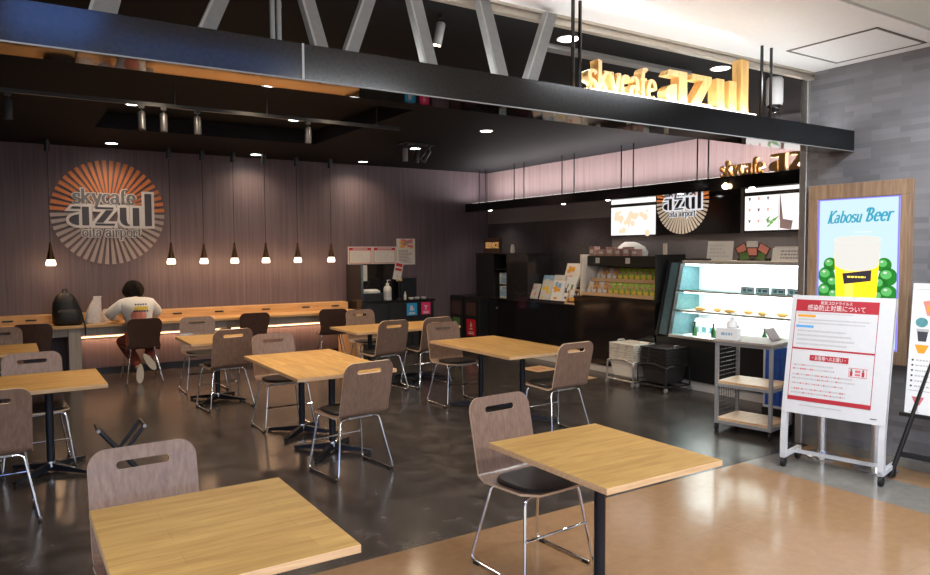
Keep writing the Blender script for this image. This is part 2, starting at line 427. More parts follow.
def offset_poly(p, d):
    n = len(p); ar = sum(p[i][0] * p[(i + 1) % n][1] - p[(i + 1) % n][0] * p[i][1] for i in range(n)); sg = 1 if ar > 0 else -1
    out = []
    for i in range(n):
        a, b, c = p[i - 1], p[i], p[(i + 1) % n]
        n1 = Vector((b[1] - a[1], a[0] - b[0])).normalized() * sg; n2 = Vector((c[1] - b[1], b[0] - c[0])).normalized() * sg
        h = n1 + n2; k = max(.35, 1 + n1.dot(n2)); q = Vector(b) + h * d / k; out.append((q.x, q.y))
    return out
def azul(mb, x, y, size, mi, z0, z1=None, grow=0, kx=1, only=None):
    cur = 0
    for k, ch in enumerate('azul'):
        w, ps = AZ[ch]
        if only is None or only == k:
            for p in ps:
                q = offset_poly(p, grow) if grow else p
                q = [(x + (cur + a) * size * kx, y + b * size) for a, b in q]
                if z1 is not None and z1 > z0: mb.prism(q, z0, z1 + jit(), mi)
                else: mb.flat(q, z0, mi)
        cur += w
    return cur * size * kx

# ------------------------------------------------------------------ camera
f_px, yaw, pitch, roll, CH = 715.3, R(32.757), R(2.94), R(-.275), 1.66
Fv = Vector((math.sin(yaw) * math.cos(pitch), math.cos(yaw) * math.cos(pitch), -math.sin(pitch)))
r0 = Vector((math.cos(yaw), -math.sin(yaw), 0)); u0 = r0.cross(Fv)
Rv = r0 * math.cos(roll) + u0 * math.sin(roll); Uv = -r0 * math.sin(roll) + u0 * math.cos(roll)
cd = bpy.data.cameras.new('camera'); cam = bpy.data.objects.new('camera', cd); COL.objects.link(cam)
cam.matrix_world = Matrix(((Rv.x, Uv.x, -Fv.x, 0), (Rv.y, Uv.y, -Fv.y, 0), (Rv.z, Uv.z, -Fv.z, CH), (0, 0, 0, 1)))
cd.sensor_fit = 'HORIZONTAL'; cd.sensor_width = 36; cd.lens = f_px / 930 * 36; cd.clip_start = .05; cd.clip_end = 200
SC.camera = cam

# ------------------------------------------------------------------ setting
ZC, ZW = 3.065, 3.125            # cafe ceiling, concourse ceiling
YB, XS, XR, YF = 10.80, 7.45, 5.70, 3.46
b = MB()
b.box(-3, XS + .1, YF, YB + .1, -.1, 0, 0)
struct('floor', b, ['slate'])
b = MB(); b.box(-9, 4.81, -9, YF, -.1, 0, 0); b.box(5.33, XR + .2, -9, YF, -.1, 0, 0); b.box(4.81, 5.33, -9, YF, -.1, 0, 1)
struct('floor_concourse', b, ['tan', 'greyband'])
b = MB(); b.box(-3, XS + .1, YB, YB + .1, 0, ZC + .4); struct('wall_back', b, ['panel'])
b = MB(); b.box(-3.1, -3, YF, YB + .1, 0, ZC + .4); struct('wall_left_blocker', b, ['panel'])  # unseen wall, put in to keep world light off the back wall
b = MB()
b.box(XS, XS + .1, 3.56, YB, 2.40, ZC + .4, 0); b.box(XS, XS + .1, 3.56, 7.62, 0, 2.40, 1); b.box(XS, XS + .1, 7.62, YB, 0, 2.14, 2); b.box(XS, XS + .1, 7.62, YB, 2.14, 2.40, 1)
struct('wall_side', b, ['pinkpanel', 'darkwall', 'splash'])
b = MB(); b.box(XR, XR + .16, -9, 3.52, 0, ZW); struct('wall_concourse', b, ['brick'])
b = MB(); b.box(XR + .16, XS + .1, 3.44, 3.56, 0, ZW + .2); struct('wall_return', b, ['darkwall'])
b = MB()   # ceiling with a sunken rectangular coffer
cx0, cx1, cy0, cy1, zc2 = .90, 3.48, 6.35, 9.05, 3.24
b.box(-3, XS + .1, 3.53, cy0, ZC, ZC + .1); b.box(-3, XS + .1, cy1, YB + .1, ZC, ZC + .1)
b.box(-3, cx0, cy0, cy1, ZC, ZC + .1); b.box(cx1, XS + .1, cy0, cy1, ZC, ZC + .1)
b.box(cx0 - .05, cx1 + .05, cy0 - .05, cy1 + .05, zc2, zc2 + .1)
b.box(cx0 - .05, cx0, cy0, cy1, ZC + .1, zc2); b.box(cx1, cx1 + .05, cy0, cy1, ZC + .1, zc2)
b.box(cx0, cx1, cy0 - .05, cy0, ZC + .1, zc2); b.box(cx0, cx1, cy1, cy1 + .05, ZC + .1, zc2)
struct('ceiling', b, ['ceilblack'])
b = MB()
b.box(-9, XR + .16, 2.42, 3.50, ZW, ZW + .1, 0)
b.box(-9, XR + .16, 2.39, 2.42, ZW + .03, ZW + .1, 1)
b.box(-9, XR + .16, 1.50, 2.39, ZW, ZW + .1, 2); b.box(-9, XR + .16, -9, .25, ZW, ZW + .1, 2)
b.box(-9, .05, .25, 1.50, ZW, ZW + .1, 2); b.box(.58, .68, .25, 1.50, ZW, ZW + .1, 2); b.box(.68, 2.05, .80, 1.50, ZW, ZW + .1, 2); b.box(2.05, XR + .16, .25, 1.50, ZW, ZW + .1, 2)
struct('ceiling_concourse', b, ['ceilwhite', 'darkline', 'ceilgreen'])
for k, (x0, x1, y0, y1) in enumerate(((.05, .58, .25, 1.50), (.68, 2.05, .25, .80))):  # added skylights, out of view, shaped to give fascia_beam its blue reflection
    b = MB(); b.rect(x0, y0, x1, y1, ZW + .06); struct('added_skylight_%d' % (k + 1), b, ['glass'])
b = MB()   # drop from the white ceiling to the black one, with aluminium lips
b.box(-9, XR + .06, 3.50, 3.53, ZC - .005, ZW + .1, 0)
b.box(-9, XR + .06, 3.485, 3.50, ZW - .018, ZW, 1); b.box(-9, XR + .06, 3.485, 3.50, ZC - .005, ZC + .018, 1)
struct('trim_1', b, ['alu', 'alu'])
b = MB(); b.box(XR - .03, XR + .035, 3.52, 3.585, 0, ZW); b.box(XR + .045, XR + .065, 3.53, 3.575, 0, ZW)
struct('trim_2', b, ['steel'], bevel=.006)
b = MB(); b.box(-3, 4.6, YB - .014, YB, 0, .10); struct('baseboard_back', b, ['bluemetal'])
b = MB(); b.box(XR - .012, XR, -6, 3.5, 0, .07); struct('baseboard_concourse', b, ['greyband'])
# access hatch in the white ceiling
t = thing('ceiling_hatch', 'square access hatch with grey rim in the white ceiling', 'hatch', (5.235, 2.895, ZW))
b = MB(); w = .33
for x0, x1, y0, y1 in ((-w, w, -w, -w + .018), (-w, w, w - .018, w), (-w, -w + .018, -w, w), (w - .018, w, -w, w)): b.box(x0, x1, y0, y1, -.006, .002)
mk('rim', b, 'darkline', t)
b = MB(); b.box(-w + .018, w - .018, -w + .018, w - .018, -.003, .002); mk('panel', b, 'ceilwhite', t)

# ------------------------------------------------------------------ fascia beam over the cafe front
t = thing('fascia_beam', 'long dark grey metal beam hung across the open cafe front', 'beam', (0, 3.14, 2.43))
BH = .165
b = MB(); b.box(-1.6, 1.155, 0, .2, .004, BH, 0); b.box(1.165, 4.72, 0, .2, .004, BH, 0); b.box(4.72, XR, 0, .2, .004, BH, 1)
mk('body', b, ['beam', 'beamdark'], t, bevel=.002)
b = MB(); b.box(1.155, 1.165, -.001, .2, .004, BH); mk('seam_strip', b, 'strutside', t)
b = MB(); b.box(-1.6, XR, .004, .196, 0, .004); mk('mirror_soffit', b, 'mirror', t)
b = MB(); b.box(-1.6, XR, -.002, .004, 0, .006); mk('edge_strip', b, 'strut', t)
STRUTS = [(.356, .50, .105), (.756, .993, .074), (1.288, 1.234, .068), (1.425, 1.675, .070), (1.881, 1.872, .075), (2.330, 2.338, .080), (2.520, 2.839, .080)]
for xb, xt, w in STRUTS:
    b = MB(); z0, z1 = BH, ZW - 2.43 - .03
    y0, y1 = .08, .33
    for k, (a, c, mi) in enumerate(((-w / 2, -w / 2 + .012, 1), (-w / 2 + .012, w / 2, 0))):
        vs = [(xb + a, y0, z0), (xb + c, y0, z0), (xb + c, y0 + .05, z0), (xb + a, y0 + .05, z0),
              (xt + a, y1 - .05, z1), (xt + c, y1 - .05, z1), (xt + c, y1, z1), (xt + a, y1, z1)]
        b.add(vs, [(0, 3, 2, 1), (4, 5, 6, 7), (0, 1, 5, 4), (2, 3, 7, 6), (1, 2, 6, 5), (3, 0, 4, 7)], mi)
    mk('strut', b, ['strut', 'strutside'], t)
for x in (1.055, 1.085, 2.845, 2.90, 4.64, 4.75):
    b = MB(); b.tube([(x, .1, BH), (x, .1, ZW - 2.43)], .011 if x > 2 else .012, 8); mk('hanger_rod', b, 'strut' if x < 2 else 'beam', t, smooth=True)
b = MB(); b.box(2.92, 4.46, .012, .026, BH, BH + .010); mk('led_strip', b, 'ledpink', t)
b = MB(); b.box(1.02, 1.12, .09, .11, .52, .535); mk('cross_tie', b, 'strut', t)

def letter_sign(loc, frame, label, sk_w, sk_size, az_x, az_size, az_kx, depth, litmat):
    t = thing('letter_sign', label, 'sign', loc, frame=frame)
    for k in range(7):
        b = MB(); serif(b, 'skycafe', 0, 0, sk_size, 0, -depth, 0, width=sk_w, thick=.28, thin=.11, only=k)
        mk('letter', b, [litmat], t)
    for k in range(4):
        b = MB(); azul(b, az_x, 0, az_size, 0, -depth, 0, kx=az_kx, only=k); mk('letter', b, [litmat], t)
    return t
letter_sign((2.925, 3.19, 2.596), F_BACK, 'large gold raised letters spelling skycafe azul on top of the fascia beam', .575, .128, .645, .218, 1.07, .07, 'gold')

# dome camera at the end of the beam
t = thing('dome_camera', 'white cylinder security camera with black dome hanging near the steel post', 'camera', (5.36, 3.62, ZC))
b = MB(); b.lathe([(.060, -.225), (.066, -.20), (.066, -.02), (.055, 0)], seg=24); mk('housing', b, 'white', t, smooth=True)
b = MB(); b.ball((0, 0, -.228), .057, seg=20); mk('dome', b, 'blackgloss', t, smooth=True)

# ------------------------------------------------------------------ beam hung over the service counter
XH = 6.95
t = thing('counter_beam', 'black beam hung on thin rods above the service counter', 'beam', (XH, 0, 2.345))
b = MB(); b.box(0, .16, 3.60, 10.78, 0, .145); mk('body', b, 'blackgloss', t, bevel=.002)
for y in (10.45, 10.25, 9.43, 9.17, 8.24, 7.97, 7.02, 6.80, 5.76, 5.60):
    b = MB(); b.tube([(.08, y, .145), (.08, y, ZC - 2.345)], .009, 8); mk('hanger_rod', b, 'black', t, smooth=True)
b = MB(); b.box(.10, .14, 3.7, 10.7, .145, .158); mk('led_strip', b, 'ledpink', t)
for y in (10.1, 8.19, 7.26, 6.0, 5.0, 4.2):
    b = MB(); b.lathe([(.03, -.004), (.03, .001)], (.07, y, 0), 14); mk('downlight', b, 'down', t)
letter_sign((XH + .03, 5.40, 2.492), F_SIDE, 'gold raised letters spelling skycafe azul on the black beam over the counter', .56, .12, .62, .19, 1.16, .05, 'gold')
t = thing('globe_lamp', 'small round warm bulb under the gold letters of the counter beam', 'lamp', (XH - .035, 5.27, 2.36))
b = MB(); b.tube([(.0, 0, .08), (.0, 0, .05)], .014, 10); b.box(-.006, .04, -.008, .008, .06, .075); mk('holder', b, 'black', t)
b = MB(); b.ball((0, 0, .02), .034); mk('bulb', b, 'bulb', t, smooth=True)

# ------------------------------------------------------------------ round logo
def round_logo(name, label, loc, frame, Rr, board=None, boardsize=None, clip=9, lit=False):
    t = thing(name, label, 'sign', loc, frame=frame)
    if board:
        b = MB(); x0, y0, x1, y1 = boardsize; b.box(x0, x1, y0, y1, -.05, 0); mk('board', b, board, t)
    n = 48
    for nm, lo, hi, mat in (('orange_rays', 0, 24, 'orange'), ('grey_rays', 24, 48, 'raygrey')):
        b = MB()
        for k in range(lo, hi):
            a0 = 360 * (k + .22) / n; a1 = 360 * (k + .78) / n
            p = [(.28 * Rr * math.cos(R(a0)), .28 * Rr * math.sin(R(a0))), (Rr * math.cos(R(a0)), Rr * math.sin(R(a0))),
                 (Rr * math.cos(R(a1)), Rr * math.sin(R(a1))), (.28 * Rr * math.cos(R(a1)), .28 * Rr * math.sin(R(a1)))]
            for i in (1, 2):
                if p[i][1] > clip: q_ = clip / p[i][1]; p[i] = (p[i][0] * q_, p[i][1] * q_)
            if math.hypot(*p[1]) > .29 * Rr: b.prism(p, 0, .012)
        mk(nm, b, 'lit_' + mat if lit else mat, t)
    k = Rr / .70
    for nm, mat, grow, z0, z1 in (('letter_outline', 'logowhite', .13, .013, .022), ('lettering', None, 0, .0225, .027)):
        b = MB()
        serif(b, 'skycafe', -.43 * k, .12 * k, .125 * k, 1 if not mat else 0, z0, z1, width=.76 * k, thick=.30, thin=.12, grow=grow * 1.3)
        azul(b, -.50 * k, -.185 * k, .262 * k, 0, z0, z1, grow=grow * .75 if grow else -.025, kx=1.09)
        serif(b, 'oita airport', -.335 * k, -.325 * k, .085 * k, 1 if not mat else 0, z0, z1, width=.73 * k, thick=.24, thin=.12, grow=grow * 2)
        mk(nm, b, ['lit_logowhite' if lit else mat] if mat else ['logodark', 'logogrey'], t)
    return t
round_logo('logo_sign', 'large round sunburst cafe logo on the mauve back wall', (1.215, YB - .001, 2.20), F_BACK, .70)
lg = round_logo('round_logo_sign', 'round sunburst cafe logo on a black board above the service counter', (XS - .06, 6.29, 2.285), F_SIDE, .42, 'blackgloss', (-.43, -.43, .84, .20), .19, True)

# ------------------------------------------------------------------ ceiling lamps
def downlight(x, y, z, label):
    t = thing('downlight', label, 'ceiling light', (x, y, z), group='recessed downlights in the black ceiling')
    b = MB(); b.lathe([(.062, .001), (.075, -.006), (.080, -.004), (.080, .004)], seg=28, cap=False); mk('ring', b, 'white', t, smooth=True)
    b = MB(); b.lathe([(.064, -.0035), (.064, .002)], seg=28); mk('diffuser', b, 'down', t)
    return t
DL = [(1.13, 5.99, 0, 'round downlight at the left end of the row of three behind the beam'), (1.93, 6.02, 0, 'round downlight in the middle of the row of three behind the beam'),
      (2.72, 6.01, 0, 'round downlight right end of the row of three behind the beam'), (1.2, 8.4, 1, 'round downlight in the ceiling recess above the hanging rail, left one'), (2.98, 8.4, 1, 'round downlight in the ceiling recess above the hanging rail, right one'),
      (1.21, 10.28, 0, 'round downlight close to the back wall above the sunburst logo'), (3.11, 10.41, 0, 'round downlight close to the back wall above the middle pendants'),
      (4.79, 10.39, 0, 'round downlight close to the back wall above the notices'), (4.79, 8.69, 0, 'round downlight beside the cluster of three spotlights'), (4.81, 7.0, 0, 'round downlight on the grey lit ceiling before the counter beam'),
      (3.20, 3.69, 0, 'bright downlight left of the gold fascia letters, above them'), (4.72, 3.66, 0, 'bright downlight behind the tall gold letters at the ceiling edge')]
for x, y, rc, lb in DL: downlight(x, y, zc2 if rc else ZC, lb)

t = thing('light_rail', 'thin black lighting rail hung under the dark cafe ceiling', 'rail', (0, 6.40, 2.86))
b = MB(); b.box(-1.4, 3.35, -.017, .017, 0, .03); mk('bar', b, 'black', t)
for x in (-.9, 1.24, 2.02, 3.1):
    b = MB(); b.tube([(x, 0, .03), (x, 0, (zc2 if x > cx0 else ZC) - 2.86)], .006, 8); mk('hanger_rod', b, 'black', t, smooth=True)
def spot(loc, label, tilt=0, rz=0, group=None, body='spotgrey', k=1, lit=False):
    t = thing('spotlight', label, 'spotlight', loc, rz, group)
    b = MB(); b.box(-.022 * k, .022 * k, -.014 * k, .014 * k, -.025, 0); b.tube([(0, 0, -.02), (0, 0, -.05 * k)], .007, 8); mk('bracket', b, 'black', t)
    b = MB(X=tr(0, 0, -.05 * k) @ rotx(tilt)); b.lathe([(.026 * k, -.15 * k), (.030 * k, -.148 * k), (.030 * k, -.012 * k), (.022 * k, 0)], seg=20); mk('housing', b, body, t, smooth=True)
    b = MB(X=tr(0, 0, -.05 * k) @ rotx(tilt)); b.lathe([(.024 * k, -.152 * k), (.024 * k, -.148 * k)], seg=20); mk('lens', b, 'bulb' if lit else 'blackgloss', t)
G = 'cylinder spotlights on the hanging rail'
for x, lb, tl in ((.06, 'grey cylinder spotlight at the left end of the hanging rail', 0), (.98, 'grey cylinder spotlight on the rail, left of a set of three', -6), (1.15, 'grey cylinder spotlight on the rail, middle of a set of three', 0),
                  (1.42, 'grey cylinder spotlight on the rail, right of a set of three', 0), (2.40, 'grey cylinder spotlight alone at the right part of the rail', 0)):
    spot((x, 6.40, 2.86), lb, tl, 0, G)
b = MB(); b.box(-.25, .25, -.10, .10, -.02, 0); solo('spotlight_plate', b, 'black', 'black ceiling plate from which three spotlights hang', 'ceiling plate', (4.58, 8.25, ZC))
G = 'spotlights on the ceiling plate'
for x, y, lb, tl, rz, bd in ((4.40, 8.25, 'steel spotlight hanging straight, left of the three on the plate', 0, 0, 'greysteel'), (4.58, 8.25, 'black spotlight in the middle of the three on the plate', 12, 0, 'black'), (4.76, 8.25, 'black spotlight tilted outward, right of the three on the plate', 30, 60, 'black')):
    spot((x, y, ZC - .02), lb, tl, rz, G, bd, 1.15)
spot((2.235, 3.72, ZC), 'small lit spotlight under the ceiling seen between the grey struts', 12, 40, None, 'greysteel', .9, True)
b = MB(); b.box(3.1, 4.6, -.045, .045, -.03, 0); solo('linear_diffuser', b, 'strut', 'long grey rail on the black ceiling behind the gold fascia letters', 'ceiling rail', (0, 3.88, ZC))

# pendants over the wall counter
PX = [(.49, 'brass pendant lamp alone left of the sunburst logo'), (1.91, 'brass pendant lamp first to the right of the sunburst logo'), (2.34, 'brass pendant lamp second to the right of the sunburst logo'), (2.76, 'brass pendant lamp third to the right of the sunburst logo'),
      (3.21, 'brass pendant lamp fourth to the right of the sunburst logo'), (3.69, 'brass pendant lamp fifth to the right of the sunburst logo'), (4.22, 'brass pendant lamp next to the wall notices, last of the row')]
def pendant(x, label):
    t = thing('pendant_lamp', label, 'pendant lamp', (x, 10.35, ZC), group='pendant lamps over the wall counter')
    b = MB(); b.lathe([(.032, -.14), (.034, -.135), (.034, 0)], seg=18); mk('canopy', b, 'black', t, smooth=True)
    b = MB(); b.tube([(0, 0, -.14), (0, 0, -1.30)], .0045, 6); mk('cord', b, 'black', t)
    b = MB(); b.lathe([(.008, -1.27), (.015, -1.30), (.024, -1.37), (.046, -1.475), (.047, -1.49)], seg=20); mk('socket', b, 'copper', t, smooth=True)
    b = MB(); b.lathe([(.045, -1.49), (.058, -1.53), (.060, -1.555), (.050, -1.57)], seg=20); mk('glass_shade', b, 'pglass', t, smooth=True)
    return t
p0 = pendant(*PX[0])
for x, lb in PX[1:]:
    c = copy_tree(p0); c.location = (x, 10.35, ZC); c['label'] = lb

# ------------------------------------------------------------------ wall counter
t = thing('bar_counter', 'long oak counter shelf with a raised back running along the back wall', 'counter', (0, 0, 0))
b = MB(); b.box(-2.9, 4.62, 10.12, 10.56, .71, .745, 0); mk('counter_top', b, ['oakstrip'], t, bevel=.003)
b = MB(); b.box(-2.9, 4.58, 10.56, YB - .002, .72, .86, 0); mk('riser', b, ['oakstrip'], t, bevel=.003)
b = MB(); b.box(-2.9, 4.60, 10.20, 10.225, .605, .71); mk('apron', b, 'greige', t)
b = MB(); b.box(.80, 4.5, YB - .03, YB - .014, .515, .532); mk('led_strip', b, 'led', t)
for x in (.645, ):
    b = MB(); b.box(x, x + .14, 10.16, YB - .015, 0, .71); mk('end_panel', b, 'greige', t, bevel=.003)
b = MB(); b.box(4.50, 4.60, 10.05, YB - .015, 0, .71); mk('end_panel', b, 'oakedge', t, bevel=.003, label='orange-lit oak end panel')
b = MB(); b.box(2.62, 2.68, 10.3, YB - .015, 0, .71); mk('support_panel', b, 'greige', t, bevel=.003)
for x in (-.05, .2, 1.95, 2.52, 3.2, 3.82, 4.3):
    b = MB(); b.box(x, x + .12, 10.552, 10.562, .795, .815); mk('outlet', b, 'black', t)

# ------------------------------------------------------------------ chairs
def shell(mb, w=.42, hole=True, top=.86, wave=0, front=.225):
    """bent-ply seat and back as one sheet; rows run from the seat front to the top edge of the back"""
    prof = []
    for k in range(6): prof.append((front - k / 5 * (front + .13), .452 - .012 * k / 5))
    for k in range(1, 8):
        a = R(-90 - 80 * k / 7); prof.append((-.13 + .075 * math.cos(a) * 1.0, .44 + .075 + .075 * math.sin(a)))
    y0, z0 = prof[-1]; y1 = -.285
    def back(z): 
        q = (z - z0) / (top - z0); return y0 + (y1 - y0) * q
    hz = top - .070; hr = .016
    zs = [z0 + (hz - hr - z0) * k / 6 for k in range(1, 7)]
    hz_rows = [hz - hr * math.cos(PI * k / 8) for k in range(1, 9)]
    zs += hz_rows
    zs += [hz + hr + (top - hz - hr) * (1 - (1 - k / 8) ** 2) for k in range(1, 9)]
    for z in zs: prof.append((back(z), z))
    n = len(prof)
    def hw(i):
        y, z = prof[i]; h = w / 2
        if i < 6:
            d = front - y; rr = .07
            if d < rr: h -= rr - math.sqrt(max(0, rr * rr - (rr - d) ** 2))
            h += .006
        elif z > top - .075:
            d = top - z; rr = .075; h -= (rr - math.sqrt(max(0, rr * rr - (rr - d) ** 2))) * .95
        if wave: h -= wave * math.exp(-((z - .56) / .08) ** 2)
        return h
    def sl(z):
        q = hr * hr - (z - hz) ** 2
        return .088 + (math.sqrt(q) if q > 0 else 0)
    def P(i, j):
        y, z = prof[j]; h = hw(j); s = sl(z) if j > 12 else .088
        s = min(s, h * .8)
        us = [-h, -(h * .6 + s * .4), -s, 0, s, h * .6 + s * .4, h]
        u = us[i]
        bow = .006 * (u / (w / 2)) ** 2 if j > 10 else 0
        cup = .006 * (u / (w / 2)) ** 2 if j <= 8 else 0
        return (u, y + bow, z + cup - .0)
    def skip(i, j):
        if not hole or i not in (2, 3): return False
        za, zb = prof[j][1], prof[j + 1][1]
        return j > 12 and za >= hz - hr - 1e-5 and zb <= hz + hr + 1e-5
    mb.grid(P, 6, n - 1, 0, skip)
def add_solid(o, th, rim=1):
    s = o.modifiers.new('thick', 'SOLIDIFY'); s.thickness = th; s.offset = 0; s.material_offset_rim = rim; s.use_even_offset = True
    dg = bpy.context.evaluated_depsgraph_get(); me = bpy.data.meshes.new_from_object(o.evaluated_get(dg)); old = o.data
    o.modifiers.clear(); me.name = old.name; o.data = me; bpy.data.meshes.remove(old)
    me.polygons.foreach_set('use_smooth', [True] * len(me.polygons)); me.set_sharp_from_angle(angle=R(40))
def bent(pts, r=.05, n=5):
    """round off the corners of a polyline"""
    P = [Vector(p) for p in pts]; out = [P[0]]
    for i in range(1, len(P) - 1):
        a = (P[i - 1] - P[i]); c = (P[i + 1] - P[i]); d = min(r, a.length * .45, c.length * .45)
        A = P[i] + a.normalized() * d; C_ = P[i] + c.normalized() * d
        for k in range(n + 1):
            q = k / n; out.append(A * (1 - q) ** 2 + P[i] * 2 * q * (1 - q) + C_ * q * q)
    return out + [P[-1]]
def wood_chair(label):
    t = thing('cafe_chair', label, 'chair', group='veneer cafe chairs')
    b = MB(); shell(b)
    o = mk('seat_shell', b, ['veneer', 'plyedge'], t, smooth=True); add_solid(o, .012)
    b = MB()                                                    # black seat pad
    n = 20
    def outline(k, s):
        a = 2 * PI * k / 28; c, d = math.cos(a), math.sin(a); p = 3.2
        rr = (abs(c) ** p + abs(d) ** p) ** (-1 / p); return (.188 * s * rr * c, .04 + .178 * s * rr * d)
    rings = [(1, .449), (1.0, .463), (.96, .472), (.75, .477), (.4, .476)]
    vs = []; fs = []
    for s, z in rings:
        for k in range(28): x, y = outline(k, s); vs.append((x, y, z + .008 * (x / .2) ** 2))
    for i in range(len(rings) - 1):
        for k in range(28): fs.append((i * 28 + k, i * 28 + (k + 1) % 28, (i + 1) * 28 + (k + 1) % 28, (i + 1) * 28 + k))
    fs.append(tuple(range(112, 140))); b.add(vs, fs); mk('seat_pad', b, 'leather', t, smooth=True)
    for s in (-1, 1):
        pts = bent([(s * .05, -.13, .425), (s * .165, -.13, .425), (s * .238, -.222, .012), (s * .238, .215, .012), (s * .185, .155, .432), (s * .05, .155, .432)], .04)
        b = MB(); b.tube(pts, .0085, 10); fr = mk('side_frame', b, 'chrome', t, smooth=True)
        for y in (-.17, .165):
            b = MB(); b.box(s * .238 - .011, s * .238 + .011, y - .02, y + .02, 0, .016); mk('glide', b, 'rubber', fr)
    b = MB(); b.tube([(-.215, .19, .23), (.215, .19, .23)], .007, 8); mk('crossbar', b, 'chrome', t, smooth=True)
    b = MB(); b.box(-.10, .10, -.15, .17, .424, .436); mk('seat_plate', b, 'greysteel', t, bevel=.003)
    return t
def brown_chair(label):
    t = thing('counter_chair', label, 'chair', group='dark brown chairs at the wall counter')
    b = MB(); shell(b, .41, False, .83, .025, .21)
    o = mk('seat_shell', b, ['brown', 'brown'], t, smooth=True); add_solid(o, .011)
    for sx in (-1, 1):
        for sy in (-1, 1):
            b = MB(); b.tube([(sx * .14, .02 + sy * .12, .425), (sx * .215, .0 + sy * .215, .012)], [.011, .010], 10)
            b.cyl((sx * .215, sy * .215, 0), .012, .012, 10, 1); mk('leg', b, ['chrome', 'rubber'], t, smooth=True)
    b = MB(); b.tube(bent([(-.15, -.11, .425), (-.15, .14, .425), (.15, .14, .425), (.15, -.11, .425)], .03), .008, 8); mk('seat_frame', b, 'chrome', t, smooth=True)
    return t
CH_ = [((2.305, 2.94), 184, 'wooden chair with black pad facing us behind the bright right front table'),
       ((2.17, 4.99), 8, 'wooden chair with its back to us at the near end of the middle double table'),
       ((2.19, 6.62), 180, 'wooden chair facing us at the far end of the middle double table'),
       ((1.95, 7.80), 6, 'wooden chair with its back to us at the small table before the wall counter'),
       ((1.98, 8.93), 180, 'wooden chair facing us behind the small table before the wall counter'),
       ((.47, 2.93), 182, 'pale lit wooden chair behind the left front table, only its back showing'),
       ((-.11, 5.24), 3, 'wooden chair with its back to us cut by the left edge of the photo'),
       ((.17, 6.42), 182, 'wooden chair facing us on the far side of the left table'),
       ((-.07, 8.86), 180, 'wooden chair facing us behind the rearmost left table'),
       ((4.12, 6.60), 180, 'wooden chair facing us at the far end of the counter-side double table'),
       ((4.145, 4.95), 3, 'wooden chair with its back to us, nearest chair to the basket trolleys'),
       ((3.74, 7.66), 7, 'wooden chair with its back to us at the left of the rear double table'),
       ((4.37, 7.70), 4, 'wooden chair with its back to us at the right of the rear double table'),
       ((4.08, 8.74), 180, 'wooden chair facing us at the far side of the rear double table')]
CH_[7] = (CH_[7][0], CH_[7][1], 'wooden chair facing us on the far side of the left table with a black column')
wc = wood_chair(CH_[0][2]); wc.location = (*CH_[0][0], 0); wc.rotation_euler = (0, 0, R(CH_[0][1]))
for (x, y), rz, lb in CH_[1:]: dup(wc, (x, y, 0), rz, lb)
BC = [((1.45, 9.99), 2, 'dark brown chair on which the person in white sits'), ((.25, 10.0), 0, 'dark brown chair below the black backpack at the wall counter'),
      ((2.85, 10.0), 0, 'dark brown chair at the wall counter right of the seated person'), ((4.05, 9.98), -14, 'dark brown chair turned aside at the right end of the wall counter')]
bc = brown_chair(BC[0][2]); bc.location = (*BC[0][0], 0); bc.rotation_euler = (0, 0, R(BC[0][1]))
for (x, y), rz, lb in BC[1:]: dup(bc, (x, y, 0), rz, lb)

# ------------------------------------------------------------------ tables
def table(label):
    t = thing('cafe_table', label, 'table', group='oak cafe tables')
    b = MB(); b.box(-.36, .36, -.42, .42, .672, .70, [1, 0, 1, 1, 1, 1]); mk('table_top', b, ['oak', 'oakedge'], t, bevel=.0025)
    b = MB(); b.lathe([(.028, .035), (.028, .655)], seg=20); b.box(-.2, .2, -.03, .03, .655, .672); b.box(-.03, .03, -.2, .2, .655, .672); mk('column', b, 'bluemetal', t, smooth=True)
    b = MB(); b.lathe([(.036, .045), (.032, .085)], seg=20); mk('collar', b, 'chrome', t, smooth=True)
    for k in range(4):
        a = 45 + 90 * k
        b = MB(X=rotz(a)); vs = [(.0, -.022, .02), (.0, .022, .02), (.0, .02, .075), (.0, -.02, .075), (.34, -.016, .012), (.34, .016, .012), (.34, .014, .03), (.34, -.014, .03)]
        b.add(vs, [(0, 1, 2, 3), (4, 7, 6, 5), (0, 4, 5, 1), (2, 6, 7, 3), (1, 5, 6, 2), (0, 3, 7, 4)]); ft = mk('foot', b, 'bluemetal', t)
        b = MB(X=rotz(a)); b.cyl((.325, 0, 0), .016, .013, 12); mk('leveller', b, 'rubber', ft)
    return t
TB = [((2.37, 2.495), 0, 'oak table at the front right standing on the tan floor'), ((.595, 2.54), 0, 'oak table at the front left nearest to the camera'),
      ((2.25, 5.545), 90, 'near half of the middle oak double table'), ((2.25, 6.27), 90, 'far half of the middle oak double table'),
      ((.25, 6.20), 0, 'nearer of the two oak tables at the left edge, on one black column'), ((-.10, 8.44), 0, 'rearmost oak table cut by the left edge of the photo'),
      ((1.97, 8.20), 0, 'small oak table before the wall counter right of the seated person'), ((4.22, 5.53), 90, 'near half of the oak double table by the service counter'), ((4.22, 6.255), 90, 'far half of the oak double table by the service counter'),
      ((3.82, 8.15), 0, 'left half of the rear oak double table'), ((4.545, 8.15), 0, 'right half of the rear oak double table')]
tb = table(TB[0][2]); tb.location = (*TB[0][0], 0)
for (x, y), rz, lb in TB[1:]: dup(tb, (x, y, 0), rz, lb)

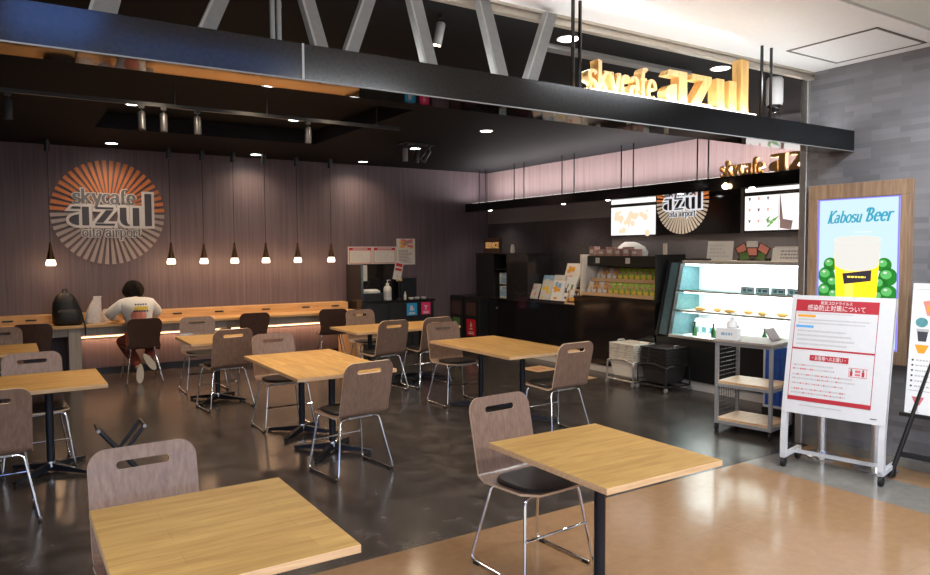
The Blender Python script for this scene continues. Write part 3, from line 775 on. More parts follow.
# folding stand seen behind the front left chair
t = thing('folding_stand', 'black folding cross-legged stand behind the pale front left chair', 'stand', (.67, 5.70, 0), 0)
for k, s in enumerate((-1, 1)):
    b = MB(); 
    for y in ((-.10, .10) if k == 0 else (-.08, .08)):
        b.tube([(s * .15, y, .012), (-s * .15, y, .40)], .013, 8)
    b.tube([(-s * .15, -.11, .40), (-s * .15, .11, .40)], .012, 8); b.tube([(s * .14, -.1, .03), (s * .14, .1, .03)], .01, 8)
    fr = mk('leg_frame', b, 'bluemetal', t, smooth=True)
    b = MB(); b.tube([(-s * .15, -.116, .40), (-s * .15, -.108, .40)], .013, 8); mk('end_cap', b, 'greysteel', fr)
# ------------------------------------------------------------------ person
def skin(name, V, E_, mat, parent=None, sub=2, root=0):
    """V: (x, y, z, r); a smooth tapering surface grown around a skeleton"""
    me = bpy.data.meshes.new(name); me.from_pydata([v[:3] for v in V], E_, [])
    o = bpy.data.objects.new(name, me); COL.objects.link(o)
    o.modifiers.new('s', 'SKIN').use_smooth_shade = True
    for i, d in enumerate(me.skin_vertices[0].data):
        r = V[i][3]; d.radius = r if isinstance(r, tuple) else (r, r); d.use_root = (i == root)
    sb = o.modifiers.new('u', 'SUBSURF'); sb.levels = sub; sb.render_levels = sub
    dg = bpy.context.evaluated_depsgraph_get(); me2 = bpy.data.meshes.new_from_object(o.evaluated_get(dg))
    o.modifiers.clear(); o.data = me2; bpy.data.meshes.remove(me); me2.name = name
    me2.materials.clear(); me2.materials.append(M[mat]); me2.polygons.foreach_set('use_smooth', [True] * len(me2.polygons))
    if parent is not None: o.parent = parent
    return o
M['skin'] = plain('skin', (.50, .30, .21), .5, var=.05)
M['hair'] = plain('dark_hair', (.012, .008, .007), .85, spec=.15, var=.3, scale=90)
M['sweat'] = plain('white_sweatshirt', (.76, .74, .72), .8, var=.04)
M['trouser'] = plain('rust_red_trousers', (.20, .042, .026), .8, var=.12)
M['sole'] = plain('cream_sole', (.62, .57, .49), .6)
M['yellow'] = plain('print_yellow', (.75, .52, .05), .6)
M['peach'] = plain('print_peach', (.72, .26, .20), .6)
pt = thing('person', 'person in a white sweatshirt seen from behind, leaning on the wall counter', 'person', (1.45, 9.99, 0))
CL = lambda L: [(x - 1.45, y - 9.99, z, r) for x, y, z, r in L]
BV = CL([(1.46, 10.0, .53, .10), (1.45, 10.0, .66, .11), (1.43, 10.03, .82, .11), (1.415, 10.08, .99, .09), (1.41, 10.16, 1.05, .05), (1.41, 10.20, 1.09, .06), (1.41, 10.235, 1.145, .07), (1.41, 10.25, 1.20, .055), (1.41, 10.335, 1.12, .022),
  (1.25, 10.06, .98, .055), (1.11, 10.13, .85, .042), (1.20, 10.33, .795, .034), (1.24, 10.40, .78, .030),
  (1.58, 10.06, .98, .055), (1.68, 10.13, .85, .042), (1.60, 10.33, .795, .034), (1.56, 10.40, .78, .030),
  (1.37, 10.03, .52, .075), (1.27, 10.30, .50, .06), (1.36, 10.06, .31, .048), (1.40, 9.83, .17, .034),
  (1.55, 10.03, .52, .075), (1.63, 10.30, .50, .06), (1.56, 10.06, .33, .048), (1.51, 9.85, .30, .034)])
BE = [(0, 1), (1, 2), (2, 3), (3, 4), (4, 5), (5, 6), (6, 7), (6, 8), (3, 9), (9, 10), (10, 11), (11, 12), (3, 13), (13, 14), (14, 15), (15, 16), (0, 17), (17, 18), (18, 19), (19, 20), (0, 21), (21, 22), (22, 23), (23, 24)]
for hx, sg, base in ((1.24, 1, 12), (1.56, -1, 16)):      # five fingers per hand
    for k, (dx, ln) in enumerate(((-.028, .055), (-.010, .065), (.008, .062), (.026, .050))):
        i = len(BV); BV += CL([(hx + dx, 10.43, .78, .0085), (hx + dx, 10.43 + ln * .6, .78, .0075), (hx + dx, 10.43 + ln, .765, .0065)])
        BE += [(base, i), (i, i + 1), (i + 1, i + 2)]
    i = len(BV); BV += CL([(hx + sg * .042, 10.405, .775, .009), (hx + sg * .055, 10.435, .768, .008)]); BE += [(base, i), (i, i + 1)]
skin('body', BV, BE, 'skin', pt)
SV = CL([(1.455, 10.0, .55, (.165, .125)), (1.45, 9.995, .68, (.19, .125)), (1.43, 10.03, .83, (.19, .12)), (1.415, 10.08, .995, (.15, .10)), (1.41, 10.14, 1.035, (.07, .065)),
  (1.25, 10.06, .985, .088), (1.10, 10.13, .87, .070), (1.19, 10.31, .805, .055), (1.585, 10.06, .985, .088), (1.69, 10.13, .87, .070), (1.61, 10.31, .805, .055)])
sw = skin('sweatshirt', SV, [(0, 1), (1, 2), (2, 3), (3, 4), (3, 5), (5, 6), (6, 7), (3, 8), (8, 9), (9, 10)], 'sweat', pt)
PV = CL([(1.46, 10.0, .53, (.17, .13)), (1.37, 10.04, .53, .105), (1.25, 10.30, .51, .085), (1.35, 10.08, .33, .075), (1.40, 9.86, .20, .055), (1.55, 10.04, .53, .105), (1.65, 10.30, .51, .085), (1.57, 10.08, .35, .075), (1.515, 9.88, .31, .055)])
skin('trousers', PV, [(0, 1), (1, 2), (2, 3), (3, 4), (0, 5), (5, 6), (6, 7), (7, 8)], 'trouser', pt)
def shoe(loc, tilt, roll_):
    b = MB(X=tr(*loc) @ roty(roll_) @ rotx(tilt))            # toe points along -z, sole faces -y
    n = 20
    def ol(k, s): 
        a = 2 * PI * k / n; z = .125 * math.cos(a); w = .042 + .008 * math.cos(a + PI); return (w * math.sin(a) * s, z * (1 if s > .9 else s))
    rings = [(1, 0, 1), (1.03, .012, 1), (1.0, .028, 0), (.9, .06, 0), (.5, .085, 0)]
    vs = []; fs = []; mi = []
    for s, y, m in rings:
        for k in range(n): x, z = ol(k, s); vs.append((x, y, z))
    for i in range(len(rings) - 1):
        for k in range(n): fs.append((i * n + k, (i + 1) * n + k, (i + 1) * n + (k + 1) % n, i * n + (k + 1) % n)); mi.append(rings[i][2])
    fs.append(tuple(range(n))); mi.append(1); fs.append(tuple(range(4 * n, 5 * n))[::-1]); mi.append(0)
    b.add(vs, fs, mi); mk('shoe', b, ['white', 'sole'], pt, smooth=True)
shoe((1.40 - 1.45, 9.77 - 9.99, .128), 0, 4); shoe((1.515 - 1.45, 9.77 - 9.99, .27), 0, -32)
b = MB(); rnd = random.Random(3)
b.ball((1.41 - 1.45, 10.225 - 9.99, 1.165), .132, seg=22, rings=16, sc=(1.0, .98, 1.0))
b.v = [(x * (1 + .03 * math.sin(40 * z)), y + .012 * math.sin(55 * x + 20 * z), z) for x, y, z in b.v]
mk('hair', b, 'hair', pt, smooth=True)
from mathutils.bvhtree import BVHTree
bv = BVHTree.FromPolygons([v.co for v in sw.data.vertices], [tuple(p.vertices) for p in sw.data.polygons])
def on_back(name, mat, x0, x1, z0, z1, rnd_=False, gap=.004):
    b = MB(); nx, nz = 10, 8
    def P(i, j):
        u, v = i / nx * 2 - 1, j / nz * 2 - 1
        if rnd_: u, v = u * math.sqrt(1 - v * v / 2), v * math.sqrt(1 - u * u / 2)
        x = (x0 + x1) / 2 + u * (x1 - x0) / 2; z = (z0 + z1) / 2 + v * (z1 - z0) / 2
        h = bv.ray_cast(Vector((x - 1.45, -2, z)), Vector((0, 1, 0)))[0]
        return (x - 1.45, (h.y if h else 0) - gap, z)
    b.grid(P, nx, nz); mk(name, b, mat, pt)
on_back('print_disc', 'peach', 1.33, 1.51, .77, .94, True, .003)
on_back('print_band', 'yellow', 1.37, 1.53, .925, .97, False, .005)
for k in range(5): on_back('print_mark', 'logodark', 1.38 + k * .03, 1.40 + k * .03, .985, 1.005)
for k in range(6): on_back('print_mark', 'logodark', 1.36 + k * .03, 1.383 + k * .03, .902, .922, False, .006)
on_back('print_corner', 'yellow', 1.49, 1.56, .785, .805, False, .005)

# things on the wall counter
ZT = .745
t = thing('backpack', 'black backpack standing on the wall counter left of the person', 'backpack', (.66, 10.34, ZT))
b = MB()
def blob(b, prof, n=24, p=2.6, mi=0, cx=0, cy=0, jig=0, seed=1):
    rr = random.Random(seed); vs = []; fs = []
    for z, rx, ry, ox, oy in prof:
        for k in range(n):
            a = 2 * PI * k / n; c, d = math.cos(a), math.sin(a); q = (abs(c) ** p + abs(d) ** p) ** (-1 / p); j = 1 + jig * (rr.random() - .5)
            vs.append((cx + ox + rx * q * c * j, cy + oy + ry * q * d * j, z))
    for i in range(len(prof) - 1):
        for k in range(n): fs.append((i * n + k, i * n + (k + 1) % n, (i + 1) * n + (k + 1) % n, (i + 1) * n + k))
    fs.append(tuple(range(n))[::-1]); fs.append(tuple(range((len(prof) - 1) * n, len(prof) * n)))
    b.add(vs, fs, mi)
blob(b, [(0, .15, .10, 0, 0), (.03, .175, .12, 0, 0), (.15, .17, .12, -.01, 0), (.28, .145, .11, -.025, 0), (.37, .10, .08, -.03, .01), (.41, .05, .04, -.03, .01)])
M['nylon'] = plain('black_nylon', (.009, .009, .011), .55, var=.2, scale=80)
mk('bag_body', b, 'nylon', t, smooth=True)
b = MB(); blob(b, [(.02, .11, .03, 0, -.115), (.05, .13, .045, 0, -.115), (.17, .12, .04, -.01, -.115), (.20, .09, .02, -.01, -.11)]); mk('pocket', b, 'nylon', t, smooth=True)
b = MB(); b.tube([(-.06, 0, .39), (-.05, 0, .45), (-.01, 0, .455), (.0, 0, .39)], .010, 8); mk('handle', b, 'nylon', t, smooth=True)
b = MB(); b.tube([(.06, -.10, .34), (.13, -.13, .2), (.165, -.14, .03), (.17, -.24, .002), (.17, -.245, -.12)], .010, 8); mk('strap', b, 'nylon', t, smooth=True)
M['film'] = plain('translucent_white_film', (.66, .62, .62), .35, var=.12, scale=25)
b = MB(); blob(b, [(0, .09, .07, 0, 0), (.04, .10, .08, 0, 0), (.16, .085, .065, .01, 0), (.26, .06, .035, .035, 0), (.32, .045, .02, .05, 0), (.35, .05, .012, .055, 0)], jig=.16, seed=5)
solo('plastic_bag', b, 'film', 'white plastic bag standing between the backpack and the person', 'bag', (.945, 10.36, ZT), smooth=True)
b = MB(); blob(b, [(0, .055, .06, 0, 0), (.04, .06, .07, .0, 0), (.10, .05, .05, .0, 0), (.17, .025, .03, .02, 0)], jig=.28, seed=9)
solo('plastic_wrapping', b, 'film', 'crumpled clear wrapping by the left elbow of the person', 'wrapping', (1.085, 10.47, ZT), smooth=True)

# ------------------------------------------------------------------ self-service station at the end of the wall counter
t = thing('service_station', 'black self-service cabinet with tall back against the mauve wall', 'cabinet', (0, 0, 0))
b = MB(); b.box(4.70, 5.97, 10.24, YB - .012, .0, .845); mk('body', b, 'black', t, bevel=.003)
b = MB(); b.box(4.68, 5.99, 10.22, YB - .012, .845, .87); mk('worktop', b, 'blackgloss', t, bevel=.003)
b = MB(); b.box(4.655, 4.695, 10.22, YB - .012, 0, 1.45); mk('side_panel', b, 'darkgloss', t)
b = MB(); b.box(4.70, 5.63, YB - .06, YB - .012, .87, 1.45); mk('back_panel', b, 'blackgloss', t)
for x0, x1 in ((4.72, 5.13), (5.14, 5.55), (5.56, 5.96)):
    b = MB(); b.box(x0, x1, 10.225, 10.24, .06, .82); mk('door', b, 'black', t, bevel=.003)
def pic_sign(name, label, x, z, w, h, mat, loc_frame, kind):
    t = thing(name, label, 'sign', loc_frame[0], frame=loc_frame[1], group='bin signs')
    b = MB(); b.box(x - w / 2, x + w / 2, z - h / 2, z + h / 2, 0, .004); mk('plate', b, mat, t)
    b = MB(); s = min(w, h)
    if kind == 'bottle':
        b.rect(x - .18 * s, z - .12 * s, x + .1 * s, z + .3 * s, .0045); b.rect(x + .14 * s, z - .1 * s, x + .22 * s, z + .1 * s, .0045)
    elif kind == 'cup':
        b.flat([(x - .2 * s, z + .28 * s), (x + .2 * s, z + .28 * s), (x + .04 * s, z + .02 * s), (x - .04 * s, z + .02 * s)], .0045); b.rect(x - .03 * s, z - .14 * s, x + .03 * s, z + .02 * s, .0045); b.rect(x - .14 * s, z - .17 * s, x + .14 * s, z - .13 * s, .0045)
    elif kind == 'flame':
        b.flat([(x, z + .36 * s), (x + .13 * s, z + .1 * s), (x, z + .0 * s), (x - .13 * s, z + .1 * s)], .0045); b.rect(x - .16 * s, z - .12 * s, x + .16 * s, z - .04 * s, .0045)
    else:
        b.flat([(x - .3 * s, z + .25 * s), (x, z + .35 * s), (x + .25 * s, z + .05 * s), (x, z - .05 * s)], .0045)
    for k in range(2): b.rect(x - .3 * w, z - h * (.28 + .09 * k) - .008, x + .3 * w, z - h * (.28 + .09 * k) + .006, .0045)
    mk('pictogram', b, 'logowhite', t)
pic_sign('station_sign', 'square blue pictogram sign on the black self-service cabinet', 5.55, .715, .19, .20, 'cyan', ((0, 10.2245, 0), F_BACK), 'bottle')
pic_sign('station_sign', 'square pink pictogram sign on the black self-service cabinet', 5.81, .72, .17, .20, 'pink', ((0, 10.2245, 0), F_BACK), 'cup')
# notices on the wall
def lines(b, x0, x1, y0, y1, n, mi, z, seed=0, fill=.55):
    """rows of small unreadable print"""
    rr = random.Random(seed); h = (y1 - y0) / n
    for k in range(n):
        y = y1 - (k + .5) * h; x = x0; e = x0 + (x1 - x0) * (.55 + .45 * rr.random())
        while x < e:
            w = h * rr.uniform(.5, 1.1); b.rect(x, y - h * fill / 2, min(x + w, e), y + h * fill / 2, z, mi); x += w + h * .25
def notice(name, label, x0, x1, z0, z1, seed, pink=False):
    w, h = x1 - x0, z1 - z0
    t = thing(name, label, 'poster', (x0, YB - .001, z0), frame=F_BACK)
    b = MB(); b.box(0, w, 0, h, 0, .004); mk('sheet', b, 'offwhite', t)
    b = MB()
    if pink:
        for k in range(26):
            rr = random.Random(k + seed); x, y = rr.uniform(.03, w - .09), rr.uniform(h * .62, h * .9); b.rect(x, y, x + .06, y + .04, .0045 + k * 2e-5, rr.choice([0, 1, 2]))
        lines(b, .04, w - .04, .03, h * .58, 9, 1, .0045, seed)
        mk('print', b, ['pinkred', 'pinkpanel', 'labelorange'], t)
    else:
        b.rect(.02, h * .80, w - .02, h * .95, .0045, 0); b.rect(w * .2, h * .85, w * .8, h * .9, .005, 2)
        for q in ((.02, .03, .03, h * .8), (w - .03, .03, w - .02, h * .8), (.02, .03, w - .02, .04)): b.rect(q[0], q[1], q[2], q[3], .0045, 0)
        lines(b, .06, w - .05, .06, h * .74, 6, 1, .0045, seed, .4)
        mk('print', b, ['red', 'txtlight', 'logowhite'], t)
notice('notice', 'red headed notice on the mauve wall, left of the pair', 4.69, 5.125, 1.43, 1.735, 1)
notice('notice', 'red headed notice on the mauve wall, right of the pair', 5.13, 5.57, 1.43, 1.735, 2)
notice('poster', 'taller pink flowery poster on the mauve wall beside the notices', 5.575, 5.93, 1.43, 1.87, 3, True)
t = thing('hanging_note', 'small white paper note on the black back panel of the station', 'note', (4.85, YB - .062, 1.17), frame=F_BACK)
b = MB(); b.box(0, .15, 0, .26, 0, .003); mk('sheet', b, 'offwhite', t)
b = MB(); lines(b, .02, .13, .03, .24, 7, 0, .0035, 4, .4); mk('print', b, 'txtlight', t)
ZS = .87
def pump_bottle(label, loc, mat='white', h=.22, r=.042, rz=0):
    t = thing('pump_bottle', label, 'bottle', loc, rz)
    b = MB(); b.lathe([(r * .9, 0), (r, .008), (r, h * .62), (r * .8, h * .72), (r * .35, h * .78), (r * .35, h * .82)], seg=20); mk('bottle', b, mat, t, smooth=True)
    b = MB(); b.lathe([(r * .42, h * .80), (r * .42, h * .90), (r * .12, h * .91), (r * .12, h * 1.05)], seg=14); b.box(-.012, .05, -.008, .008, h * 1.05, h * 1.09); mk('pump', b, 'white', t)
    b = MB(); b.lathe([(r * 1.01, h * .15), (r * 1.01, h * .5)], seg=20, cap=False); mk('label_band', b, 'txtlight', t, smooth=True)
    return t
pump_bottle('white pump bottle on the self-service cabinet', (5.20, 10.40, ZS), 'offwhite', .30, .065)
t = thing('napkin_box', 'black napkin box with white napkins on the self-service cabinet', 'napkin box', (4.92, 10.45, ZS))
b = MB(); b.box(-.17, .17, -.12, .12, 0, .12); mk('box', b, 'black', t, bevel=.004)
b = MB(); blob(b, [(.12, .15, .09, 0, 0), (.15, .16, .10, 0, 0), (.18, .12, .07, -.01, 0)], jig=.2, seed=3); mk('napkins', b, 'paper', t, smooth=True)
t = thing('tilted_sign_card', 'tilted red and white card standing on clips above the self-service cabinet', 'sign', (5.42, 10.42, ZS))
b = MB(); b.tube([(0, 0, .0), (0, 0, .33)], .008, 8); b.cyl((0, 0, 0), .05, .012, 16); mk('stem', b, 'black', t)
C_ = tr(-.02, -.012, .47) @ Matrix.Rotation(R(12), 4, 'Y') @ F_BACK
b = MB(X=C_); b.box(-.075, .075, -.15, .15, 0, .004); mk('card', b, 'offwhite', t)
b = MB(X=C_); b.rect(-.06, .07, .06, .12, .0046); b.rect(-.06, .0, .06, .04, .0046); b.rect(-.01, -.1, .01, -.08, .0046); mk('print', b, 'redsign', t)
b = MB(); b.box(-.05, -.02, -.02, .01, .30, .34); b.box(.02, .05, -.02, .01, .30, .34); mk('clip', b, 'gold', t)
b = MB(); b.lathe([(.022, 0), (.024, .07), (.010, .10), (.010, .13)], seg=14); solo('sauce_bottle', b, 'offwhite', 'small white bottle under the tilted card on the station', 'bottle', (5.50, 10.36, ZS), smooth=True)
b = MB(); b.box(-.15, .15, -.05, .05, 0, .34); b.box(-.14, .14, -.056, -.05, .02, .32); solo('dark_box', b, ['bluemetal'], 'dark upright box at the right of the self-service cabinet', 'box', (5.68, 10.62, ZS), bevel=.004)
for k, (x, y) in enumerate(((5.60, 10.34), (5.72, 10.36), (5.84, 10.35))):
    b = MB(); b.lathe([(.03, 0), (.042, .012), (.044, .03)], seg=16); solo('small_dish', b, 'offwhite', 'small white dish on the self-service cabinet, %s' % ('nearest the tilted card', 'middle one of three', 'nearest its right end')[k], 'dish', (x, y, ZS), group='dishes on the station', smooth=True)

# ------------------------------------------------------------------ bins and service counter along the side wall
XF = 6.80
XB = 6.62
t = thing('bin_cabinet', 'low black waste-sorting cabinet in the corner by the mauve wall', 'bin cabinet', (XB, 0, 0))
b = MB(); b.box(.02, .78, 9.87, YB - .015, 0, .88); mk('body', b, 'black', t, bevel=.003)
for y0, y1 in ((9.89, 10.31), (10.35, 10.77)):
    b = MB(); b.box(0, .02, y0, y1, .05, .86); b.box(-.002, .0, y0 + .07, y1 - .05, .56, .78, 1); mk('front_panel', b, ['black', 'brown'], t)
pic_sign('bin_sign', 'green pictogram sign on the corner bin cabinet', -10.57, .36, .24, .28, 'green', ((XB - .0005, 0, 0), F_SIDE), 'leaf')
pic_sign('bin_sign', 'red pictogram sign on the corner bin cabinet', -10.10, .36, .28, .28, 'redsign', ((XB - .0005, 0, 0), F_SIDE), 'flame')
t = thing('service_counter', 'low black glossy service counter left of the snack rack', 'counter', (XF, 0, 0))
b = MB(); b.box(.01, .62, 7.72, 9.86, .10, .86); mk('body', b, 'blackgloss', t)
b = MB(); b.box(-.01, .64, 7.72, 9.86, .86, .885); mk('worktop', b, 'darkgloss', t, bevel=.003)
b = MB(); b.box(.025, .6, 7.72, 9.86, 0, .10); mk('toe_kick', b, 'offwhite', t)
b = MB(); b.ball((0, 9.6, .72), .018); mk('lock', b, 'chrome', t, smooth=True)
ZK = .885
t = thing('tall_shelf_unit', 'black box shelf unit with leaflet niche standing on the service counter', 'shelf', (XF + .02, 0, ZK))
H_ = 1.60 - ZK
b = MB(); b.box(0, .45, 9.72, 10.24, 0, H_); mk('side_box', b, 'black', t)
b = MB(); b.box(0, .45, 8.80, 9.36, 0, H_); mk('cupboard', b, 'darkgloss', t)
b = MB(); b.box(.40, .45, 9.36, 9.72, 0, H_); mk('back', b, 'darkgloss', t)
b = MB(); b.box(-.01, .47, 8.78, 10.26, H_, H_ + .02); mk('top_board', b, 'darkgloss', t)
b = MB(); b.box(0, .40, 9.36, 9.72, .46, .475); mk('shelf_board', b, 'black', t)
for k, (z, lb) in enumerate(((0.0, 'lower leaflet stack in the shelf niche, white and blue'), (.22, 'upper leaflet stack in the shelf niche, white and blue'))):
    t = thing('leaflet_stack', lb, 'leaflets', (XF + .10, 9.54, ZK + .001 + z), group='leaflets in the niche')
    b = MB(); b.box(0, .2, -.12, .12, 0, .19); mk('holder', b, 'offwhite', t)
    b = MB(X=tr(-.0005, 0, 0) @ F_SIDE); b.box(-.10, .10, .02, .12, 0, .002); b.box(-.05, .08, .13, .18, 0, .002); mk('print', b, 'sky', t)
t = thing('service_sign', 'small dark sign with amber letters reading SERVICE on the shelf unit', 'sign', (XF + .03, 9.78, ZK + H_ + .02), frame=F_SIDE)
b = MB(); b.box(-.23, .23, 0, .25, -.04, 0); mk('plate', b, 'brown', t)
b = MB(); put_text(b, 'SERVICE', 0, .085, .001, .13, 0, width=.38, bold=.006, extrude=.002); mk('lettering', b, glow('amber_letters', (1, .55, .2), .22, (.5, .25, .08)), t)
b = MB(); b.lathe([(.03, 0), (.04, .03), (.03, .10), (.02, .14)], seg=14); solo('white_jar', b, 'offwhite', 'little white jar beside the amber sign on the shelf unit', 'jar', (XF + .1, 9.30, ZK + H_ + .02), smooth=True)

# brochures and boxes in front of the dark glossy wall
def booklet(label, x, y, z, w, h, lean, turn, cols, seed):
    X = tr(x, y, z) @ rotz(turn) @ Matrix.Rotation(R(lean), 4, 'Y')
    t = thing('brochure', label, 'brochure', group='brochures on the service counter'); t.matrix_world = X
    b = MB(); b.box(0, .016, -w / 2, w / 2, 0, h); mk('booklet', b, cols[0], t)
    b = MB(X=tr(-.0005, 0, 0) @ F_SIDE); rr = random.Random(seed)
    for k in range(7):
        u, v = rr.uniform(-w * .46, w * .1), rr.uniform(h * .05, h * .7); b.rect(u, v, u + rr.uniform(.1, .36) * w, v + rr.uniform(.08, .25) * h, .0008 + k * .0003, rr.randrange(len(cols) - 1))
    mk('cover_print', b, cols[1:], t)
t = thing('brochure_rack', 'black stepped rack that holds the brochures on the service counter', 'rack', (XF + .02, 8.27, ZK))
b = MB()
for k, (x, z) in enumerate(((.03, 0), (.20, .10), (.36, .20))): b.box(x, x + .14, -.50, .48, 0, z + .03)
mk('steps', b, 'black', t)
BK = [('pale flowery brochure at the left front of the rack', .0, 8.70, .03, .19, .24, ('offwhite', 'peach', 'txtlight', 'pinkpanel')), ('grey and yellow brochure second in the front row', .0, 8.44, .03, 24e-2, .30, ('offwhite', 'yellow', 'txtlight', 'yellow')),
      ('white and dark brochure third in the front row', .0, 8.17, .03, 24e-2, .31, ('paper', 'logodark', 'sky', 'labelorange')), ('white brochure with dark photo at the right front of the rack', .0, 7.92, .03, 24e-2, .31, ('paper', 'logodark', 'green', 'sky')),
      ('pale blue brochure at the left of the second row', .17, 8.62, .13, .24, .27, ('sky', 'offwhite', 'sky', 'txtlight')), ('yellow brochure in the middle of the second row', .17, 8.35, .13, .24, .28, ('offwhite', 'yellow', 'green', 'labelorange')),
      ('white patterned brochure at the right of the second row', .17, 8.06, .13, .24, .26, ('paper', 'labelorange', 'yellow', 'sky')), ('tall cream poster card standing at the back of the brochures', 34e-2, 8.25, .23, .34, .36, ('cream', 'labelorange', 'peach', 'pinkpanel'))]
for k, (lb, x, y, z, w, h, c) in enumerate(BK): booklet(lb, XF + .05 + x, y, ZK + z + .003, w, h, 18, (k % 3 - 1) * 4, c, k + 1)
# drinking cups behind: bottles at the back
# snack unit
t = thing('snack_unit', 'black glossy cabinet carrying the green snack rack', 'cabinet', (XF, 0, 0))
b = MB(); b.box(.0, .62, 6.20, 7.70, .10, 1.0); mk('body', b, 'blackgloss', t)
b = MB(); b.box(-.012, .62, 6.20, 7.70, 1.0, 1.02); mk('worktop', b, 'darkgloss', t, bevel=.003)
b = MB(); b.box(.02, .6, 6.20, 7.70, 0, .10); mk('toe_kick', b, 'offwhite', t)
ZN = 1.02
t = thing('snack_rack', 'black two-tier snack rack with header board on the counter', 'rack', (XF, 0, ZN))
b = MB(); b.box(.50, .56, 6.22, 7.58, 0, .56); mk('back', b, 'black', t)
b = MB(); b.box(.12, .56, 6.22, 7.58, .42, .56); mk('header', b, 'rubber', t, bevel=.004)
b = MB(); b.box(.02, .56, 7.56, 7.60, 0, .58); mk('side_panel', b, 'cream', t)
b = MB(); b.box(.02, .56, 6.20, 6.22, 0, .58); mk('side_panel', b, 'black', t)
for x, z in ((.0, 0), (.18, .19)):
    b = MB(); b.box(x, x + .30, 6.23, 7.55, z, z + .015, 0); b.box(x, x + .012, 6.23, 7.55, z, z + .06, 1); mk('tier', b, ['black', 'oakedge'], t)
M['snackgreen'] = plain('green_packet', (.34, .46, .07), .25, var=.6, scale=45)
M['snackbrown'] = plain('brown_packet', (.46, .25, .13), .25, var=.6, scale=45)
M['snacksilver'] = plain('silver_packet', (.55, .50, .48), .25, var=.5, scale=45)
def packet(label, x, y, z, w, h, mat, band, grp):
    t = thing('snack_packet', label, 'snack packet', group=grp); t.matrix_world = tr(x, y, z) @ Matrix.Rotation(R(14), 4, 'Y')
    b = MB(); nx, nz = 6, 8; th = .022
    for sgn in (-1, 1):
        def P(i, j):
            u, v = i / nx * 2 - 1, j / nz * 2 - 1
            return (sgn * th * (1 - u ** 4) * (1 - v ** 4) , u * w / 2 * sgn * -1, h * (v + 1) / 2)
        b.grid(P, nx, nz)
    mk('bag', b, mat, t, smooth=True)
    b = MB(X=tr(-th - .0025, 0, 0) @ F_SIDE); b.rect(-w * .30, h * .20, w * .30, h * .42, 0, 0); b.rect(-w * .22, h * .55, w * .1, h * .72, 0, 1); mk('label', b, band, t)
for tier, (x, z) in enumerate(((.075, .016), (.255, .206))):
    for k in range(12):
        y = 7.47 - k * .106; br = k < 4
        packet('%s snack packet, %s in the %s tier counted from the brochures' % ('brown and silver' if br else 'green', ('first', 'second', 'third', 'fourth', 'fifth', 'sixth', 'seventh', 'eighth', 'ninth', 'tenth', 'eleventh', 'twelfth')[k], ('lower', 'upper')[tier]),
               XF + x, y, ZN + z, .108, .195, ('snackbrown' if k % 2 else 'snacksilver') if br else 'snackgreen', ['offwhite', 'labelorange'] if br else ['yellow', 'pinkred'], 'snack packets on the rack')
M['pinkbox'] = plain('pinkish_box', (.40, .24, .22), .5, var=.4, scale=40)
for k, (y, w, h) in enumerate(((7.50, .12, .13), (7.32, .13, .09), (7.16, .13, .12), (7.0, .13, .10), (6.85, .12, .12), (6.70, .11, .09))):
    t = thing('gift_box', 'small pinkish gift box on the snack rack, %s from the left' % ('first', 'second', 'third', 'fourth', 'fifth', 'sixth')[k], 'box', (XF + .20, y, ZN + .561), (k % 3 - 1) * 6, 'gift boxes on the snack rack')
    b = MB(); b.box(-.05, .05, -w / 2, w / 2, 0, h); mk('carton', b, 'pinkbox', t, bevel=.003)
    b = MB(); b.box(-.0515, -.0505, -w * .3, w * .3, h * .3, h * .7); mk('label', b, 'offwhite', t)
b = MB(); blob(b, [(0, .12, .26, 0, 0), (.05, .13, .27, 0, 0), (.12, .10, .22, 0, .0), (.17, .06, .13, 0, .02), (.19, .03, .08, 0, .03)], jig=.12, seed=12)
solo('white_cloth_bag', b, 'paper', 'white cloth bundle behind the pink boxes on the snack rack', 'cloth', (XF + .41, 7.0, ZN + .561), smooth=True)
t = thing('picture_card', 'small upright card on the right end of the snack rack', 'card', (XF + .25, 6.26, ZN + .561), 0)
b = MB(X=F_SIDE); b.box(-.03, .03, 0, .16, 0, .01); mk('card', b, 'cream', t)
for k, y in enumerate((7.35, 6.78)):
    b = MB(X=F_SIDE); b.box(-.04, .04, 0, .075, 0, .003); solo('price_tag', b, 'offwhite', 'white price tag hanging on the rack header, %s' % ('left one', 'right one')[k], 'price tag', (XF + .118, y, ZN + .46), group='price tags')
t = thing('wooden_tray', 'orange wooden display tray between brochures and snack packets', 'tray', (XF + .02, 7.80, ZK)); 
X = rotz(0) @ Matrix.Rotation(R(28), 4, 'Y')
b = MB(X=X @ F_SIDE); b.box(-.10, .10, 0, .22, -.02, 0); mk('tray_base', b, 'brown', t)
b = MB(X=X @ F_SIDE)
for q in ((-.11, .11, -.01, .012), (-.11, .11, .21, .23), (-.11, -.09, 0, .22), (.09, .11, 0, .22)): b.box(q[0], q[1], q[2], q[3], -.02, .025)
mk('tray_rim', b, 'oakedge', t)
b = MB(X=X @ F_SIDE); b.box(-.06, .06, .05, .10, 0, .012, 0); b.box(-.05, .03, .12, .17, 0, .012, 1); mk('sweets', b, ['labelorange', 'offwhite'], t)

